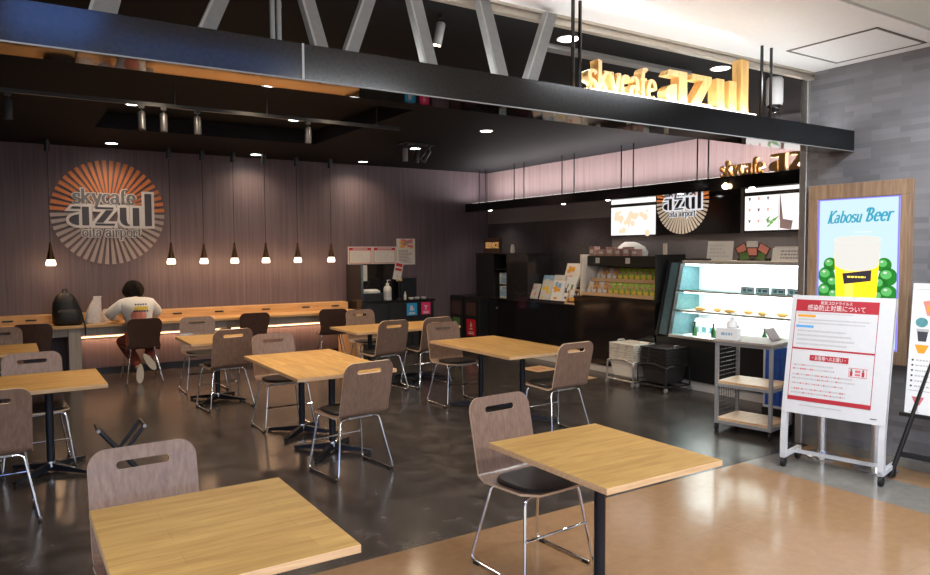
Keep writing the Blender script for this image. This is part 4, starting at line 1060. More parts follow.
# ------------------------------------------------------------------ lit display case
t = thing('display_case', 'lit glass food display case with slanted front at the counter end', 'display case', (XF, 0, 0))
y0, y1 = 3.62, 5.98
b = MB(); b.box(.0, .60, y0, y1 + .19, .11, .60); mk('plinth', b, 'black', t)
b = MB(); b.box(.03, .60, y0, y1 + .19, 0, .11); mk('toe_kick', b, 'offwhite', t)
b = MB(); b.box(-.02, .10, y0, y1, .60, .635); mk('front_rail', b, 'steel', t, bevel=.004)
b = MB(); b.box(.56, .60, y0, y1, .60, 1.49); mk('back_wall', b, 'white', t)
b = MB(); b.box(.05, .56, y0, y1, .60, .615); mk('deck', b, 'white', t)
b = MB(); b.box(.22, .62, y0, y1, 1.485, 1.53); mk('top_board', b, 'cream', t, bevel=.003)
for z in (.91, 1.15):
    b = MB(); b.box(.18 if z > 1 else .12, .56, y0 + .01, y1 - .01, z, z + .012, 0); b.box((.18 if z > 1 else .12) - .008, (.18 if z > 1 else .12), y0 + .01, y1 - .01, z - .006, z + .02, 1); mk('shelf', b, ['tint' if z > 1 else 'cream', 'steel'], t)
b = MB(); b.box(.24, .27, y0 + .05, y1 - .05, 1.465, 1.488); b.box(.22, .24, y0 + .05, y1 - .05, 1.13, 1.145); b.box(.2, .22, y0 + .05, y1 - .05, .892, .905); mk('light_tube', b, 'caselight', t)
b = MB(); b.add([(.0, y0, .63), (.0, y1, .63), (.22, y1, 1.49), (.22, y0, 1.49)], [(0, 1, 2, 3)]); mk('front_glass', b, 'glass', t)
b = MB(); b.add([(.0, y1, .62), (.56, y1, .62), (.56, y1, 1.49), (.22, y1, 1.49)], [(0, 1, 2, 3)]); mk('side_glass', b, plain('teal_end_glass', (.11, .23, .25), .08, var=.1), t)
b = MB(); b.add([(.0, y1, .62), (.0, y1 + .165, .62), (.225, y1 + .165, 1.50), (.225, y1, 1.50)], [(0, 1, 2, 3)]); mk('outer_glass', b, plain('teal_outer_glass', (.10, .17, .19), .08, var=.1), t)
for y in (y1 + .17, y1 - .005):
    b = MB(); b.add([(-.03, y - .015, .60), (.03, y - .015, .60), (.26, y - .015, 1.53), (.20, y - .015, 1.53), (-.03, y + .015, .60), (.03, y + .015, .60), (.26, y + .015, 1.53), (.20, y + .015, 1.53)],
        [(0, 1, 2, 3), (7, 6, 5, 4), (0, 4, 5, 1), (1, 5, 6, 2), (2, 6, 7, 3), (3, 7, 4, 0)]); mk('slanted_frame', b, 'black', t)
M['teal'] = plain('teal_card', (.10, .30, .33), .5, var=.3)
for k in range(6):
    t = thing('shelf_card', 'pale teal patterned card on the top shelf of the display case, %s from the left' % ('first', 'second', 'third', 'fourth', 'fifth', 'sixth')[k], 'card', (XF + .20, 5.02 - k * .19, 1.164), group='cards on the top shelf')
    b = MB(X=F_SIDE); b.box(-.085, .085, 0, .075, 0, .004); mk('card', b, 'white', t)
    b = MB(X=F_SIDE)
    for q in ((-.08, .005, .08, .012), (-.08, .063, .08, .07), (-.08, .005, -.073, .07), (.073, .005, .08, .07), (-.06, .02, -.02, .055), (0, .025, .06, .05)): b.rect(*q, .0045)
    mk('print', b, 'teal', t)
M['bread'] = plain('pastry', (.62, .30, .09), .5, var=.4, scale=60)
for k in range(9):
    b = MB(); rr = random.Random(k); L = rr.uniform(.05, .085)
    b.ball((0, 0, .024), .03, sc=(1.2, L / .03, .8), seg=14, rings=8); b.ball((.005, .02, .034), .02, sc=(1, L / .03, .8), seg=12, rings=6)
    solo('pastry', b, 'bread', 'golden pastry on the middle shelf of the display case, %s from the left' % ('first', 'second', 'third', 'fourth', 'fifth', 'sixth', 'seventh', 'eighth', 'ninth')[k], 'pastry', (XF + .24 + .05 * (k % 2), 5.70 - k * .21, .923), group='pastries on the middle shelf', smooth=True)
M['greenglass'] = plain('green_bottle', (.03, .12, .03), .15)
for k, y in enumerate((5.72, 5.45, 5.12, 4.78)):
    t = thing('green_bottle', 'small green bottle in the bottom of the display case, %s from the left' % ('first', 'second', 'third', 'fourth')[k], 'bottle', (XF + .17, y, .616), group='green bottles in the display case')
    b = MB(); b.lathe([(.026, 0), (.028, .01), (.028, .09), (.012, .13), (.011, .165)], seg=16); mk('bottle', b, 'greenglass', t, smooth=True)
    b = MB(); b.lathe([(.013, .165), (.013, .18)], seg=12); mk('cap', b, 'black', t)
M['limecup'] = plain('lime_cup', (.42, .62, .12), .4, var=.25)
for k in range(7):
    t = thing('lime_cup', 'lime green dessert cup in the bottom of the display case, %s from the left' % ('first', 'second', 'third', 'fourth', 'fifth', 'sixth', 'seventh')[k], 'cup', (XF + .22, 4.62 - k * .12, .616), group='lime cups in the display case')
    b = MB(); b.lathe([(.03, 0), (.04, .09)], seg=16); mk('cup', b, 'limecup', t, smooth=True)
    b = MB(); b.lathe([(.042, .09), (.042, .098)], seg=16); mk('lid', b, 'white', t)
for k in range(3):
    t = thing('milk_pack', 'pale drink pack at the left back of the display case, %s' % ('left one', 'middle one', 'right one')[k], 'drink pack', (XF + .40, 5.85 - .11 * k, .616), group='drink packs')
    b = MB(); b.box(-.035, .035, -.04, .04, 0, .16); b.prism([(-.035, .16), (.035, .16), (0, .20)], -.04, .04, X=Matrix(((1, 0, 0, 0), (0, 0, 1, 0), (0, 1, 0, 0), (0, 0, 0, 1)))); mk('carton', b, 'white', t)
    b = MB(X=tr(-.0355, 0, 0) @ F_SIDE); b.rect(-.03, .03, .03, .10, .0005); mk('print', b, 'teal', t)
ZD = 1.53
def stand_sign(name, label, y, w, h, x=.34, n=3, seed=1, lean=8, mi='txt'):
    t = thing(name, label, 'sign'); t.matrix_world = tr(XF + x, y, ZD + .001) @ Matrix.Rotation(R(lean), 4, 'Y')
    b = MB(X=F_SIDE); b.box(-w / 2, w / 2, 0, h, -.006, 0); mk('board', b, 'offwhite', t)
    b = MB(X=F_SIDE); lines(b, -w * .40, w * .45, h * .12, h * .88, n, 0, .0006, seed, .45); mk('print', b, mi, t)
stand_sign('counter_sign', 'white printed sign at the left end on top of the display case', 5.52, .36, .23, n=4, seed=3, mi='txtlight')
stand_sign('long_notice', 'long white notice with black print on top of the display case', 4.30, 1.02, .145, .32, 3, 8)
t = thing('food_cards', 'fan of brown food picture cards on top of the display case', 'card stand', (XF + .33, 5.06, ZD))
b = MB(); b.box(0, .05, -.20, .20, 0, .03); mk('foot', b, 'black', t)
for k, (y, z, a) in enumerate(((.14, .13, 28), (0, .10, 0), (-.14, .13, -28), (.10, .05, 10), (-.10, .05, -10))):
    b = MB(X=tr(-.004 * (k % 2), y, z) @ F_SIDE @ rotz(a)); b.box(-.075, .075, -.055, .055, 0, .003, 0); b.rect(-.06, -.035, .06, .045, .0034, 1); mk('picture_card', b, ['brown', 'peach' if k < 3 else 'green'], t)
b = MB(X=tr(0, 0, .19) @ F_SIDE); b.box(-.07, .07, -.035, .035, 0, .01); mk('header_card', b, 'offwhite', t)
b = MB(); b.box(-.03, .03, -.12, .12, 0, .16); solo('notice_board', b, 'offwhite', 'small pale box with print standing behind the long notice', 'box', (XF + .45, 4.72, ZD + .001))
b = MB(); b.lathe([(.03, 0), (.034, .03), (.034, .13), (.015, .17), (.015, .21)], seg=16); solo('clear_bottle', b, 'offwhite', 'small pale bottle behind the long notice on the display case', 'bottle', (XF + .44, 4.52, ZD + .001), smooth=True)
t = thing('wipes_box', 'teal and cream box behind the long notice on the display case', 'box', (XF + .45, 4.32, ZD + .001))
b = MB(); b.box(-.05, .05, -.10, .10, 0, .18); mk('carton', b, 'cream', t, bevel=.003)
b = MB(X=tr(-.0506, 0, 0) @ F_SIDE); b.rect(-.09, .02, .06, .12, .0006); mk('print', b, 'teal', t)
b = MB(); b.box(-.10, .12, -.17, .17, 0, .02, 0); b.box(-.06, .0, -.10, .10, .02, .022, 1); solo('black_tablet', b, ['black', 'blackgloss'], 'flat black tablet tray on the left corner of the display case', 'tablet', (XF + .36, 5.80, ZD + .001), bevel=.003)

# menu boards above the counter
def lightbox(label, y0, y1, z0, z1, split=(), gap=.30):
    """y0 > y1: left edge and right edge seen from the room"""
    t = thing('menu_board', label, 'menu board', (XS - .001, y0, z0), frame=F_SIDE)
    w, h = y0 - y1, z1 - z0
    b = MB(); b.box(-.02, w + .02, -.02, h + .02, 0, .05); mk('housing', b, 'black', t)
    xs = [0, *split, w]
    for a, c in zip(xs[:-1], xs[1:]):
        b = MB(); b.box(a + .004, c - .004, 0, h * .72, .05, .056); mk('lower_screen', b, 'menu', t)
        b = MB(); b.box(a + .004, c - .004, h * .80, h, .05, .056); mk('upper_screen', b, 'menu', t)
    return t, w, h
M['pastel'] = glow('menu_food', (1, .74, .52), .72); M['menugreen'] = glow('menu_green', (.12, .35, .05), .5, (.1, .3, .05)); M['menudark'] = glow('menu_icon', (.25, .16, .14), .4, (.2, .15, .15)); M['menured'] = glow('menu_red', (.9, .4, .3), .7)
t, w, h = lightbox('bright menu board with pale food pictures left of the round logo sign', 7.58, 6.74, 1.87, 2.42, (.50,))
b = MB()
for k in range(22):
    rr = random.Random(k); x, y, s = rr.uniform(.03, w - .12), rr.uniform(.02, h * .62), rr.uniform(.02, .06)
    b.flat([(x + s * math.cos(a * PI / 4), y + s * math.sin(a * PI / 4)) for a in range(8)], .0565 + k * 2e-5)
mk('food_picture', b, 'pastel', t)
t, w, h = lightbox('bright menu board with small cup icons beside the steel post', 5.36, 4.20, 1.88, 2.44, (.44,))
b = MB()
for r_ in range(3):
    for c_ in range(3):
        x, y = .05 + c_ * .12, .09 + r_ * .13; b.flat([(x, y + .035), (x + .035, y + .035), (x + .025, y), (x + .01, y)], .0565, (r_ + c_) % 2)
for k in range(12):
    rr = random.Random(k); x, y = .33 + rr.uniform(-.07, .07), .05 + rr.uniform(-.03, .07); b.flat([(x, y), (x + .03, y + .015), (x + .05, y + .045), (x + .015, y + .03)], .0566 + k * 1e-5, 2)
b.flat([(.46, .02), (.60, .0), (.62, .10), (.46, .13)], .0568, 0); b.flat([(.455, .12), (.50, .12), (.46, .42), (.455, .42)], .0568, 0)
mk('menu_icons', b, ['menudark', 'menured', 'menugreen'], t)

# basket trolleys and floor stickers
def basket_stack(label, loc, rz, mat, n, rack):
    t = thing('basket_trolley', label, 'basket stack', loc, rz)
    W, D = .185, .20
    def ring(z0, z1, k0, k1, mat_, name, closed=False):
        b = MB(); 
        vs = []
        for z, k in ((z0, k0), (z1, k1), (z1, k1 - .03), (z0 + .004, k0 - .03)):
            vs += [(-W * k, -D * k, z), (W * k, -D * k, z), (W * k, D * k, z), (-W * k, D * k, z)]
        fs = [(4 * i + j, 4 * i + (j + 1) % 4, 4 * (i + 1) + (j + 1) % 4, 4 * (i + 1) + j) for i in range(3) for j in range(4)]
        fs.append((3, 2, 1, 0)) if closed else None
        if closed: fs.append((12, 13, 14, 15))
        b.add(vs, fs); return mk(name, b, mat_, t, bevel=.006)
    ring(.10, .29, .80, .98, mat, 'basket', True)
    for k in range(n - 1): ring(.262 + .028 * k, .284 + .028 * k, 1.0, 1.03, mat, 'basket', k == n - 2)
    top = .284 + .028 * (n - 2)
    for s in (-1, 1):
        b = MB(); b.tube(bent([(-.06, s * D * .92, top - .004), (-.05, s * D * .92, top + .022), (.05, s * D * .92, top + .022), (.06, s * D * .92, top - .004)], .02), .006, 8); mk('basket_handle', b, mat, t)
    fm = rack
    b = MB()
    for sy in (-1, 1):
        b.tube(bent([(-W - .02, sy * (D + .02), .055), (-W - .02, sy * (D + .02), .29), (-W * .4, sy * (D + .02), .30)], .06), .010, 8)
        b.tube(bent([(W + .02, sy * (D + .02), .055), (W + .02, sy * (D + .02), .29), (W * .4, sy * (D + .02), .30)], .06), .010, 8)
        b.tube([(-W - .02, sy * (D + .02), .06), (W + .02, sy * (D + .02), .06)], .010, 8)
        b.tube([(sy * (W + .02), -D - .02, .06), (sy * (W + .02), D + .02, .06)], .010, 8)
        b.tube(bent([(sy * (W + .02), -D - .02, .28), (sy * (W + .02), -D * .4, .315), (sy * (W + .02), D * .4, .315), (sy * (W + .02), D + .02, .28)], .05), .010, 8)
    b.box(-W * .75, W * .75, -D * .75, D * .75, .085, .099); b.tube([(0, -D - .02, .06), (0, D + .02, .06)], .010, 8); b.box(-.02, .02, -.02, .02, .06, .09)
    mk('frame', b, fm, t)
    for sx in (-1, 1):
        for sy in (-1, 1):
            b = MB(X=tr(sx * (W + .02), sy * (D + .02), .025) @ roty(90)); b.cyl((0, 0, -.012), .025, .024, 16); b2 = mk('caster', b, 'greysteel', t)
    return t
basket_stack('stack of cream shopping baskets on a steel trolley before the snack unit', (6.55, 6.34, 0), 0, 'cream', 10, 'steel')
M['basketdark'] = plain('dark_basket', (.03, .026, .026), .4, var=.2)
basket_stack('stack of dark shopping baskets on a trolley beside the cream stack', (6.60, 5.87, 0), 0, 'basketdark', 10, 'basketdark')
for k, (x, y, w, d, rz, lb) in enumerate(((6.26, 7.82, .40, .40, 4, 'tan square floor sticker behind the right wooden chair, farther one'), (6.24, 6.98, .38, .32, 4, 'tan square floor sticker left of the cream basket stack'))):
    t = thing('floor_sticker', lb, 'floor sticker', (x, y, 0), rz, 'queue stickers on the floor')
    b = MB(); b.box(-w / 2, w / 2, -d / 2, d / 2, 0, .003); mk('sheet', b, 'peachmat' if False else 'oakedge', t)
    b = MB(); 
    for s in (-1, 1): b.flat([(s * .06 + .035 * math.cos(a * PI / 5), .08 * math.sin(a * PI / 5)) for a in range(10)], .0034)
    mk('footprints', b, 'orange', t)

# ------------------------------------------------------------------ wire-sided cart with sanitiser
t = thing('steel_cart', 'grey steel cart with wire mesh side and three shelves by the display case', 'cart', (5.71, 4.02, 0), 10)
W, D = .20, .25
for sx in (-1, 1):
    for sy in (-1, 1):
        b = MB(); b.box(sx * W - .014, sx * W + .014, sy * D - .014, sy * D + .014, .07, .82); lg_ = mk('leg', b, 'greysteel', t)
        b = MB(X=tr(sx * W, sy * D, .028) @ rotx(90)); b.cyl((0, 0, -.010), .027, .02, 16); b.box(-.012, .012, .0, .045, -.014, .014); mk('caster', b, 'rubber', lg_)
for z, nm in ((.82, 'cart_top'), (.44, 'shelf'), (.10, 'shelf')):
    b = MB(); g = .03 if z > .8 else .0
    b.box(-W - g, W + g, -D - g, D + g, z, z + .02, 0); b.box(-W, W, -D - .012, -D + .012, z - .03, z, 1); b.box(-W, W, D - .012, D + .012, z - .03, z, 1); b.box(-W - .012, -W + .012, -D, D, z - .03, z, 1); b.box(W - .012, W + .012, -D, D, z - .03, z, 1)
    mk(nm, b, ['greige' if z > .8 else 'oakedge', 'greysteel'], t)
b = MB()
for k in range(1, 9): b.tube([(-W + k * 2 * W / 9, D, .13), (-W + k * 2 * W / 9, D, .80)], .0025, 6)
for k in range(17): b.tube([(-W, D, .14 + k * .04), (W, D, .14 + k * .04)], .0025, 6)
mk('wire_side', b, 'spotgrey', t)
def on_cart(x, y): v = Matrix.Rotation(R(10), 4, 'Z') @ Vector((x, y, 0)); return (5.71 + v.x, 4.02 + v.y, .841)
pump_bottle('tall white sanitiser pump bottle on the steel cart', on_cart(-.08, .17), 'white', .22, .048, -60)
t = thing('label_box', 'small white box with blue print before the sanitiser on the cart', 'box', on_cart(-.155, .17), -70)
b = MB(); b.box(-.10, .10, -.045, .045, 0, .105); mk('carton', b, 'white', t, bevel=.003)
b = MB(X=tr(0, -.0455, 0) @ F_BACK); lines(b, -.05, .05, .04, .07, 1, 0, .0005, 2, .8); mk('print', b, 'sky', t)
t = thing('tilted_card', 'pale tilted card lying at the right end of the cart', 'card', on_cart(.05, -.19), 10)
b = MB(X=rotx(-35)); b.box(-.09, .09, 0, .012, 0, .13); b.box(-.09, .09, -.0, .012, 0, .02); mk('card', b, 'pinkpanel', t)

t = thing('blue_folding_container', 'tall blue ribbed container on a black dolly behind the steel cart', 'container', (6.30, 3.96, 0), 6)
M['bluepl'] = plain('blue_plastic', (.03, .12, .52), .35, var=.15)
b = MB(); b.box(-.16, .22, -.24, .24, .16, .74); mk('body', b, 'bluepl', t, bevel=.006)
b = MB()
for k in range(9): b.box(-.168, -.16, -.22 + k * .052, -.205 + k * .052, .20, .72)
for k in range(7): b.box(-.14 + k * .052, -.125 + k * .052, -.248, -.24, .20, .72)
mk('rib', b, 'bluepl', t)
b = MB(); b.box(-.175, -.155, -.25, .25, .15, .17); b.box(-.175, -.155, .235, .25, .15, .74); mk('pale_edge', b, 'white', t)
b = MB(); b.box(-.18, .24, -.26, .26, .075, .15); mk('dolly', b, 'black', t, bevel=.006)
for sx in (-.13, .19):
    for sy in (-.2, .2):
        b = MB(X=tr(sx, sy, .036) @ rotx(90)); b.cyl((0, 0, -.012), .036, .024, 16); mk('caster', b, 'rubber', t)

# ------------------------------------------------------------------ big poster stand
t = thing('poster_stand', 'large white poster stand on casters with red and white notice', 'poster stand', (5.025, 2.90, 0), -77.9)
HW = .355
def back_y(z): 
    q = max(0, (z - .28) / 1.03); return .21 * q ** 1.15
prof = [.425 + (1.305 - .425) * k / 12 for k in range(13)]
b = MB()
for sx in (-1, 1):
    zs = [.075, .2, .33] + prof; vs = []; fs = []
    for z in zs:
        y = back_y(z)
        vs += [(sx * (HW - .02) - .02, y, z), (sx * (HW - .02) + .02, y, z), (sx * (HW - .02) + .02, y + .045, z), (sx * (HW - .02) - .02, y + .045, z)]
    n = len(zs)
    fs = [(4 * i + j, 4 * i + (j + 1) % 4, 4 * i + 4 + (j + 1) % 4, 4 * i + 4 + j) for i in range(n - 1) for j in range(4)] + [(3, 2, 1, 0), (4 * n - 4, 4 * n - 3, 4 * n - 2, 4 * n - 1)]
    b = MB(); b.add(vs, fs); mk('upright', b, 'standwhite', t)
b = MB(); vs = []
for z in prof:
    y = back_y(z); vs += [(-HW, y - .006, z), (HW, y - .006, z), (HW, y + .02, z), (-HW, y + .02, z)]
n = len(prof)
b.add(vs, [(4 * i + j, 4 * i + (j + 1) % 4, 4 * i + 4 + (j + 1) % 4, 4 * i + 4 + j) for i in range(n - 1) for j in range(4)] + [(3, 2, 1, 0), (4 * n - 4, 4 * n - 3, 4 * n - 2, 4 * n - 1)])
pn = mk('panel', b, 'standwhite', t)
for sx in (-1, 1):
    b = MB(); b.box(sx * (HW - .02) - .016, sx * (HW - .02) + .016, .0, .34, .07, .10); mk('foot_bar', b, 'standwhite', t)
    for y in (.02, .31):
        b = MB(X=tr(sx * (HW - .02), y, .035) @ roty(90)); b.cyl((0, 0, -.014), .035, .028, 18); b.box(-.04, -.0, -.012, .012, -.016, .016); mk('caster', b, 'rubber', t)
b = MB(); b.box(-HW + .03, HW - .03, .19, .215, .075, .10); mk('cross_bar', b, 'standwhite', t)
# printed sheet follows the panel: (u, v) from its top left corner, v measured down the panel
L_ = 1.305 - .425
def on_panel(u, v, dz=0):
    z = 1.305 - v * L_; return (-HW + u * 2 * HW, back_y(z) - .0075 - dz, z)
def prect(b, u0, v0, u1, v1, mi, dz=0):
    k = max(1, int((v1 - v0) * 14)); 
    for i in range(k):
        a, c = v0 + (v1 - v0) * i / k, v0 + (v1 - v0) * (i + 1) / k
        b.add([on_panel(u0, c, dz), on_panel(u1, c, dz), on_panel(u1, a, dz), on_panel(u0, a, dz)], [(0, 1, 2, 3)], mi)
def ptext(b, s, u, v, size, width, mi, dz=.002, bold=0):
    vs, fs = text_geo(s, size, bold); w = max(q[0] for q in vs) - min(q[0] for q in vs); k = width / w
    z0 = 1.305 - v * L_
    P_ = [((-HW + u * 2 * HW) + x * k, back_y(z0 + y) - .0075 - dz, z0 + y) for x, y, _ in vs]
    b.add(P_, fs, mi)
def plines(b, u0, u1, v0, v1, n, mi, seed, fill=.4):
    rr = random.Random(seed); h = (v1 - v0) / n
    for k in range(n):
        v = v0 + (k + .5) * h; u = u0; e = u0 + (u1 - u0) * rr.uniform(.7, 1)
        while u < e:
            w = .016 * rr.uniform(.6, 1.2); prect(b, u, v - h * fill / 2, min(u + w, e), v + h * fill / 2, mi if not isinstance(mi, tuple) else (mi[1] if rr.random() < .3 else mi[0]), .001); u += w + .005
b = MB()
prect(b, .05, .035, .86, .86, 4)
for q in ((.05, .035, .86, .135), (.05, .445, .86, .46), (.05, .855, .86, .89), (.05, .035, .056, .89), (.854, .035, .86, .89), (.24, .50, .62, .548)): prect(b, *q, 0, .0006)
prect(b, .08, .163, .26, .183, 2, .001); prect(b, .07, .253, .25, .273, 3, .001)
ptext(b, '新型コロナウイルス', .455, .070, .028, .22, 1); ptext(b, '感染防止対策について', .455, .120, .046, .40, 1)
ptext(b, '・お客様へのお願い・', .43, .538, .036, .23, 1)
plines(b, .07, .82, .142, .158, 1, 5, 1); plines(b, .09, .80, .19, .246, 2, 5, 2); plines(b, .09, .72, .282, .43, 4, 5, 3)
plines(b, .08, .60, .575, .64, 2, (5, 6), 4); plines(b, .08, .74, .655, .72, 2, (5, 6), 5); plines(b, .08, .62, .73, .76, 1, (5, 6), 6); plines(b, .08, .76, .775, .84, 2, (5, 6), 7)
plines(b, .18, .72, .915, .935, 1, 5, 8); prect(b, .86, .955, .92, .962, 7, .001)
for q in ((.63, .575, .80, .58), (.63, .645, .80, .65), (.63, .575, .635, .65), (.795, .575, .80, .65)): prect(b, *q, 6, .001)
for u in (.655, .765): prect(b, u - .012, .60, u + .012, .64, 0, .001); prect(b, u - .008, .585, u + .008, .597, 7, .001)
prect(b, .69, .59, .74, .61, 6, .001); prect(b, .69, .62, .74, .635, 6, .001)
mk('printed_sheet', b, ['red', 'white', 'labelorange', 'labelblue', 'standwhite', 'txtlight', 'pinkred', 'logodark'], pn)

# second easel at the right edge
t = thing('menu_easel', 'black folding easel with white drinks board at the right edge', 'easel', (5.40, 2.30, 0), -84)
for s in (-1, 1):
    b = MB(); b.tube([(s * .33, -.03, .012), (s * .10, .10, .95)], .017, 8); mk('leg', b, 'black', t, smooth=True)
b = MB(); b.tube([(0, .22, .012), (0, .12, .95)], .017, 8); mk('leg', b, 'black', t, smooth=True)
b = MB(); b.box(-.28, .28, -.012, .012, .17, .205); mk('cross_bar', b, 'black', t)
b = MB(); b.box(-.30, .30, .02, .05, .46, .485); mk('ledge', b, 'black', t)
BX = tr(0, .04, .487) @ rotx(-7) @ F_BACK
b = MB(X=BX); b.box(-.27, .27, 0, .93, 0, .012); bd = mk('board', b, 'white', t)
b = MB(X=BX); zz = .0125
b.rect(-.25, .885, .25, .89, zz, 3); b.rect(-.25, .16, .25, .165, zz, 3)
b.flat([(-.20, .80), (-.02, .84), (-.03, .70), (-.17, .70)], zz, 0); b.rect(-.17, .73, -.05, .77, zz + .0003, 4)
b.flat([(-.20 + .04 * math.cos(a * PI / 8), .65 + .035 * math.sin(a * PI / 8)) for a in range(16)], zz, 1)
for x, y in ((-.19, .585), (-.02, .585), (.15, .585)): b.flat([(x - .035, y), (x + .035, y), (x + .025, y - .07), (x - .025, y - .07)], zz, 2); b.rect(x - .04, y, x + .04, y + .02, zz, 3)
for x, y in ((-.19, .46), (-.02, .46), (.15, .46)): b.flat([(x - .045, y + .03), (x + .045, y + .03), (x + .02, y - .03), (x - .02, y - .03)], zz, 4)
for k in range(6): b.flat([(-.24 + .008 * math.cos(a * PI / 4), .38 - k * .037 + .008 * math.sin(a * PI / 4)) for a in range(8)], zz, 2); lines(b, -.22, .2, .37 - k * .037, .39 - k * .037, 1, 3, zz, k, .5)
for x in (-.19, -.02, .15): b.flat([(x - .04, .12), (x + .04, .12), (x + .012, .06), (x - .012, .06)], zz, 5); b.rect(x - .005, .02, x + .005, .06, zz, 3); lines(b, x - .05, x + .05, .005, .02, 1, 3, zz, 3, .5)
mk('board_print', b, ['peach', 'teal', 'logodark', 'txtlight', 'labelorange', 'pinkred'], bd)

# stanchions behind the poster stand
for (x, y), lb in (((5.47, 3.22), 'chrome stanchion behind the left part of the poster stand'), ((5.475, 2.80), 'chrome stanchion behind the right part of the poster stand')):
    t = thing('stanchion', lb, 'stanchion', (x, y, 0), group='chrome stanchions by the stone wall')
    b = MB(); b.lathe([(.155, 0), (.155, .008), (.13, .018), (.05, .032), (.045, .05)], seg=32); mk('base', b, 'chrome', t, smooth=True)
    b = MB(); b.lathe([(.033, .05), (.033, .90), (.02, .91)], seg=24); mk('post', b, 'steel', t, smooth=True)
    b = MB(); b.ball((0, 0, .935), .036); mk('knob', b, 'chrome', t, smooth=True)

# ------------------------------------------------------------------ lit beer advert on the stone wall
M['scr'] = glow('screen_white', (.70, .94, 1), .66); M['scrteal'] = glow('screen_teal', (.03, .27, .40), .8, (0, .1, .15)); M['scryellow'] = glow('screen_yellow', (1, .60, .02), .9, (.6, .4, 0)); M['scrfoam'] = glow('screen_foam', (.96, .94, .88), .63)
M['scrgreen'] = glow('screen_green', (.03, .22, .04), .55, (0, .1, 0)); M['scrgreen2'] = glow('screen_light_green', (.12, .50, .14), .6, (.05, .2, .05)); M['scrdark'] = glow('screen_dark', (.04, .03, .05), .5, (.02, .02, .02)); M['scrviolet'] = glow('screen_edge', (.22, .16, .75), .8, (.1, .1, .4)); M['scrgrey'] = glow('screen_grey', (.70, .84, .88), .9); M['scramber'] = glow('screen_amber', (1, .74, .12), .95, (.6, .4, 0))
t = thing('digital_sign', 'lit beer advertising screen in a wooden frame on the grey stone wall', 'screen', (XR, 3.48, .78), frame=F_SIDE)
W, H_ = .80, 1.40
b = MB()
for q in ((0, W, 0, .10), (0, W, H_ - .115, H_), (0, .08, .10, H_ - .115), (W - .07, W, .10, H_ - .115)): b.box(q[0], q[1], q[2], q[3], .001, .06)
b.box(.08, W - .07, .10, H_ - .115, .001, .02)
mk('wood_frame', b, 'framewood', t, bevel=.003)
sx0, sx1, sy0, sy1 = .085, W - .075, .105, H_ - .12
b = MB(); b.box(sx0, sx1, sy0, sy1, .02, .05, 0)
for q in ((sx0, sx0 + .012, sy0, sy1), (sx1 - .012, sx1, sy0, sy1), (sx0, sx1, sy0, sy0 + .01), (sx0, sx1, sy1 - .008, sy1)): b.box(q[0], q[1], q[2], q[3], .05, .054, 1)
sc = mk('screen', b, ['scr', 'scrviolet'], t)
cxm = (sx0 + sx1) / 2
b = MB(); yb_ = sy1 - .19
serif(b, 'Kabosu', sx0 + .075, yb_, .062, 0, .0505, width=.275, thick=.30, thin=.13, shear=.32)
serif(b, 'Beer', sx0 + .375, yb_ + .004, .068, 0, .0505, width=.205, thick=.30, thin=.13, shear=.32)
lines(b, sx0 + .30, sx0 + .50, yb_ - .085, yb_ - .07, 1, 1, .0505, 4, .5)
mk('headline', b, ['scrteal', 'scrgrey'], sc)
gz = .0505
b = MB()
def lime(x, y, r):
    b.flat([(x + r * math.cos(a * PI / 12), y + r * math.sin(a * PI / 12)) for a in range(24)], gz + .0004, 2)
    b.flat([(x - r * .2 + r * .6 * math.cos(a * PI / 8), y + r * .25 + r * .5 * math.sin(a * PI / 8)) for a in range(16)], gz + .0006, 3)
    b.flat([(x - r * .3 + r * .2 * math.cos(a * PI / 6), y + r * .45 + r * .13 * math.sin(a * PI / 6)) for a in range(12)], gz + .0008, 1)
for s in (-1, 1):
    for x, y, r in ((.20, .62, .056), (.23, .53, .070), (.17, .47, .06), (.235, .40, .068), (.16, .37, .06), (.20, .30, .06)): lime(cxm + s * (x + .012), y + .135, r)
b.flat([(cxm - .18, .86), (cxm + .18, .86), (cxm + .145, .26), (cxm - .145, .26)], gz + .0012, 0)
b.flat([(cxm - .10, .84), (cxm - .02, .84), (cxm - .02, .28), (cxm - .08, .28)], gz + .0013, 5)
b.flat([(cxm - .185, .96)] + [(cxm + .185 * math.cos(R(a)), .955 + .028 * math.sin(R(a))) for a in range(180, -1, -15)] + [(cxm + .172, .76)] + [(cxm + .172 * math.cos(R(a)), .76 + .055 * math.sin(R(a))) for a in range(0, -181, -15)], gz + .0016, 1)
for a in range(180, -180, -12): b.flat([(cxm + q * .187 * math.cos(R(c)), .955 + q * .03 * math.sin(R(c))) for q, c in ((1, a), (1, a - 12), (.97, a - 12), (.97, a))], gz + .0018, 6)
b.flat([(cxm - .11, .685), (cxm + .12, .715), (cxm + .115, .63), (cxm - .095, .60)], gz + .002, 4)
lines(b, cxm - .07, cxm + .09, .645, .672, 1, 7, gz + .0023, 6, .5)
mk('beer_picture', b, ['scryellow', 'scrfoam', 'scrgreen', 'scrgreen2', 'scrdark', 'scramber', 'scrgrey', 'scramber'], sc)

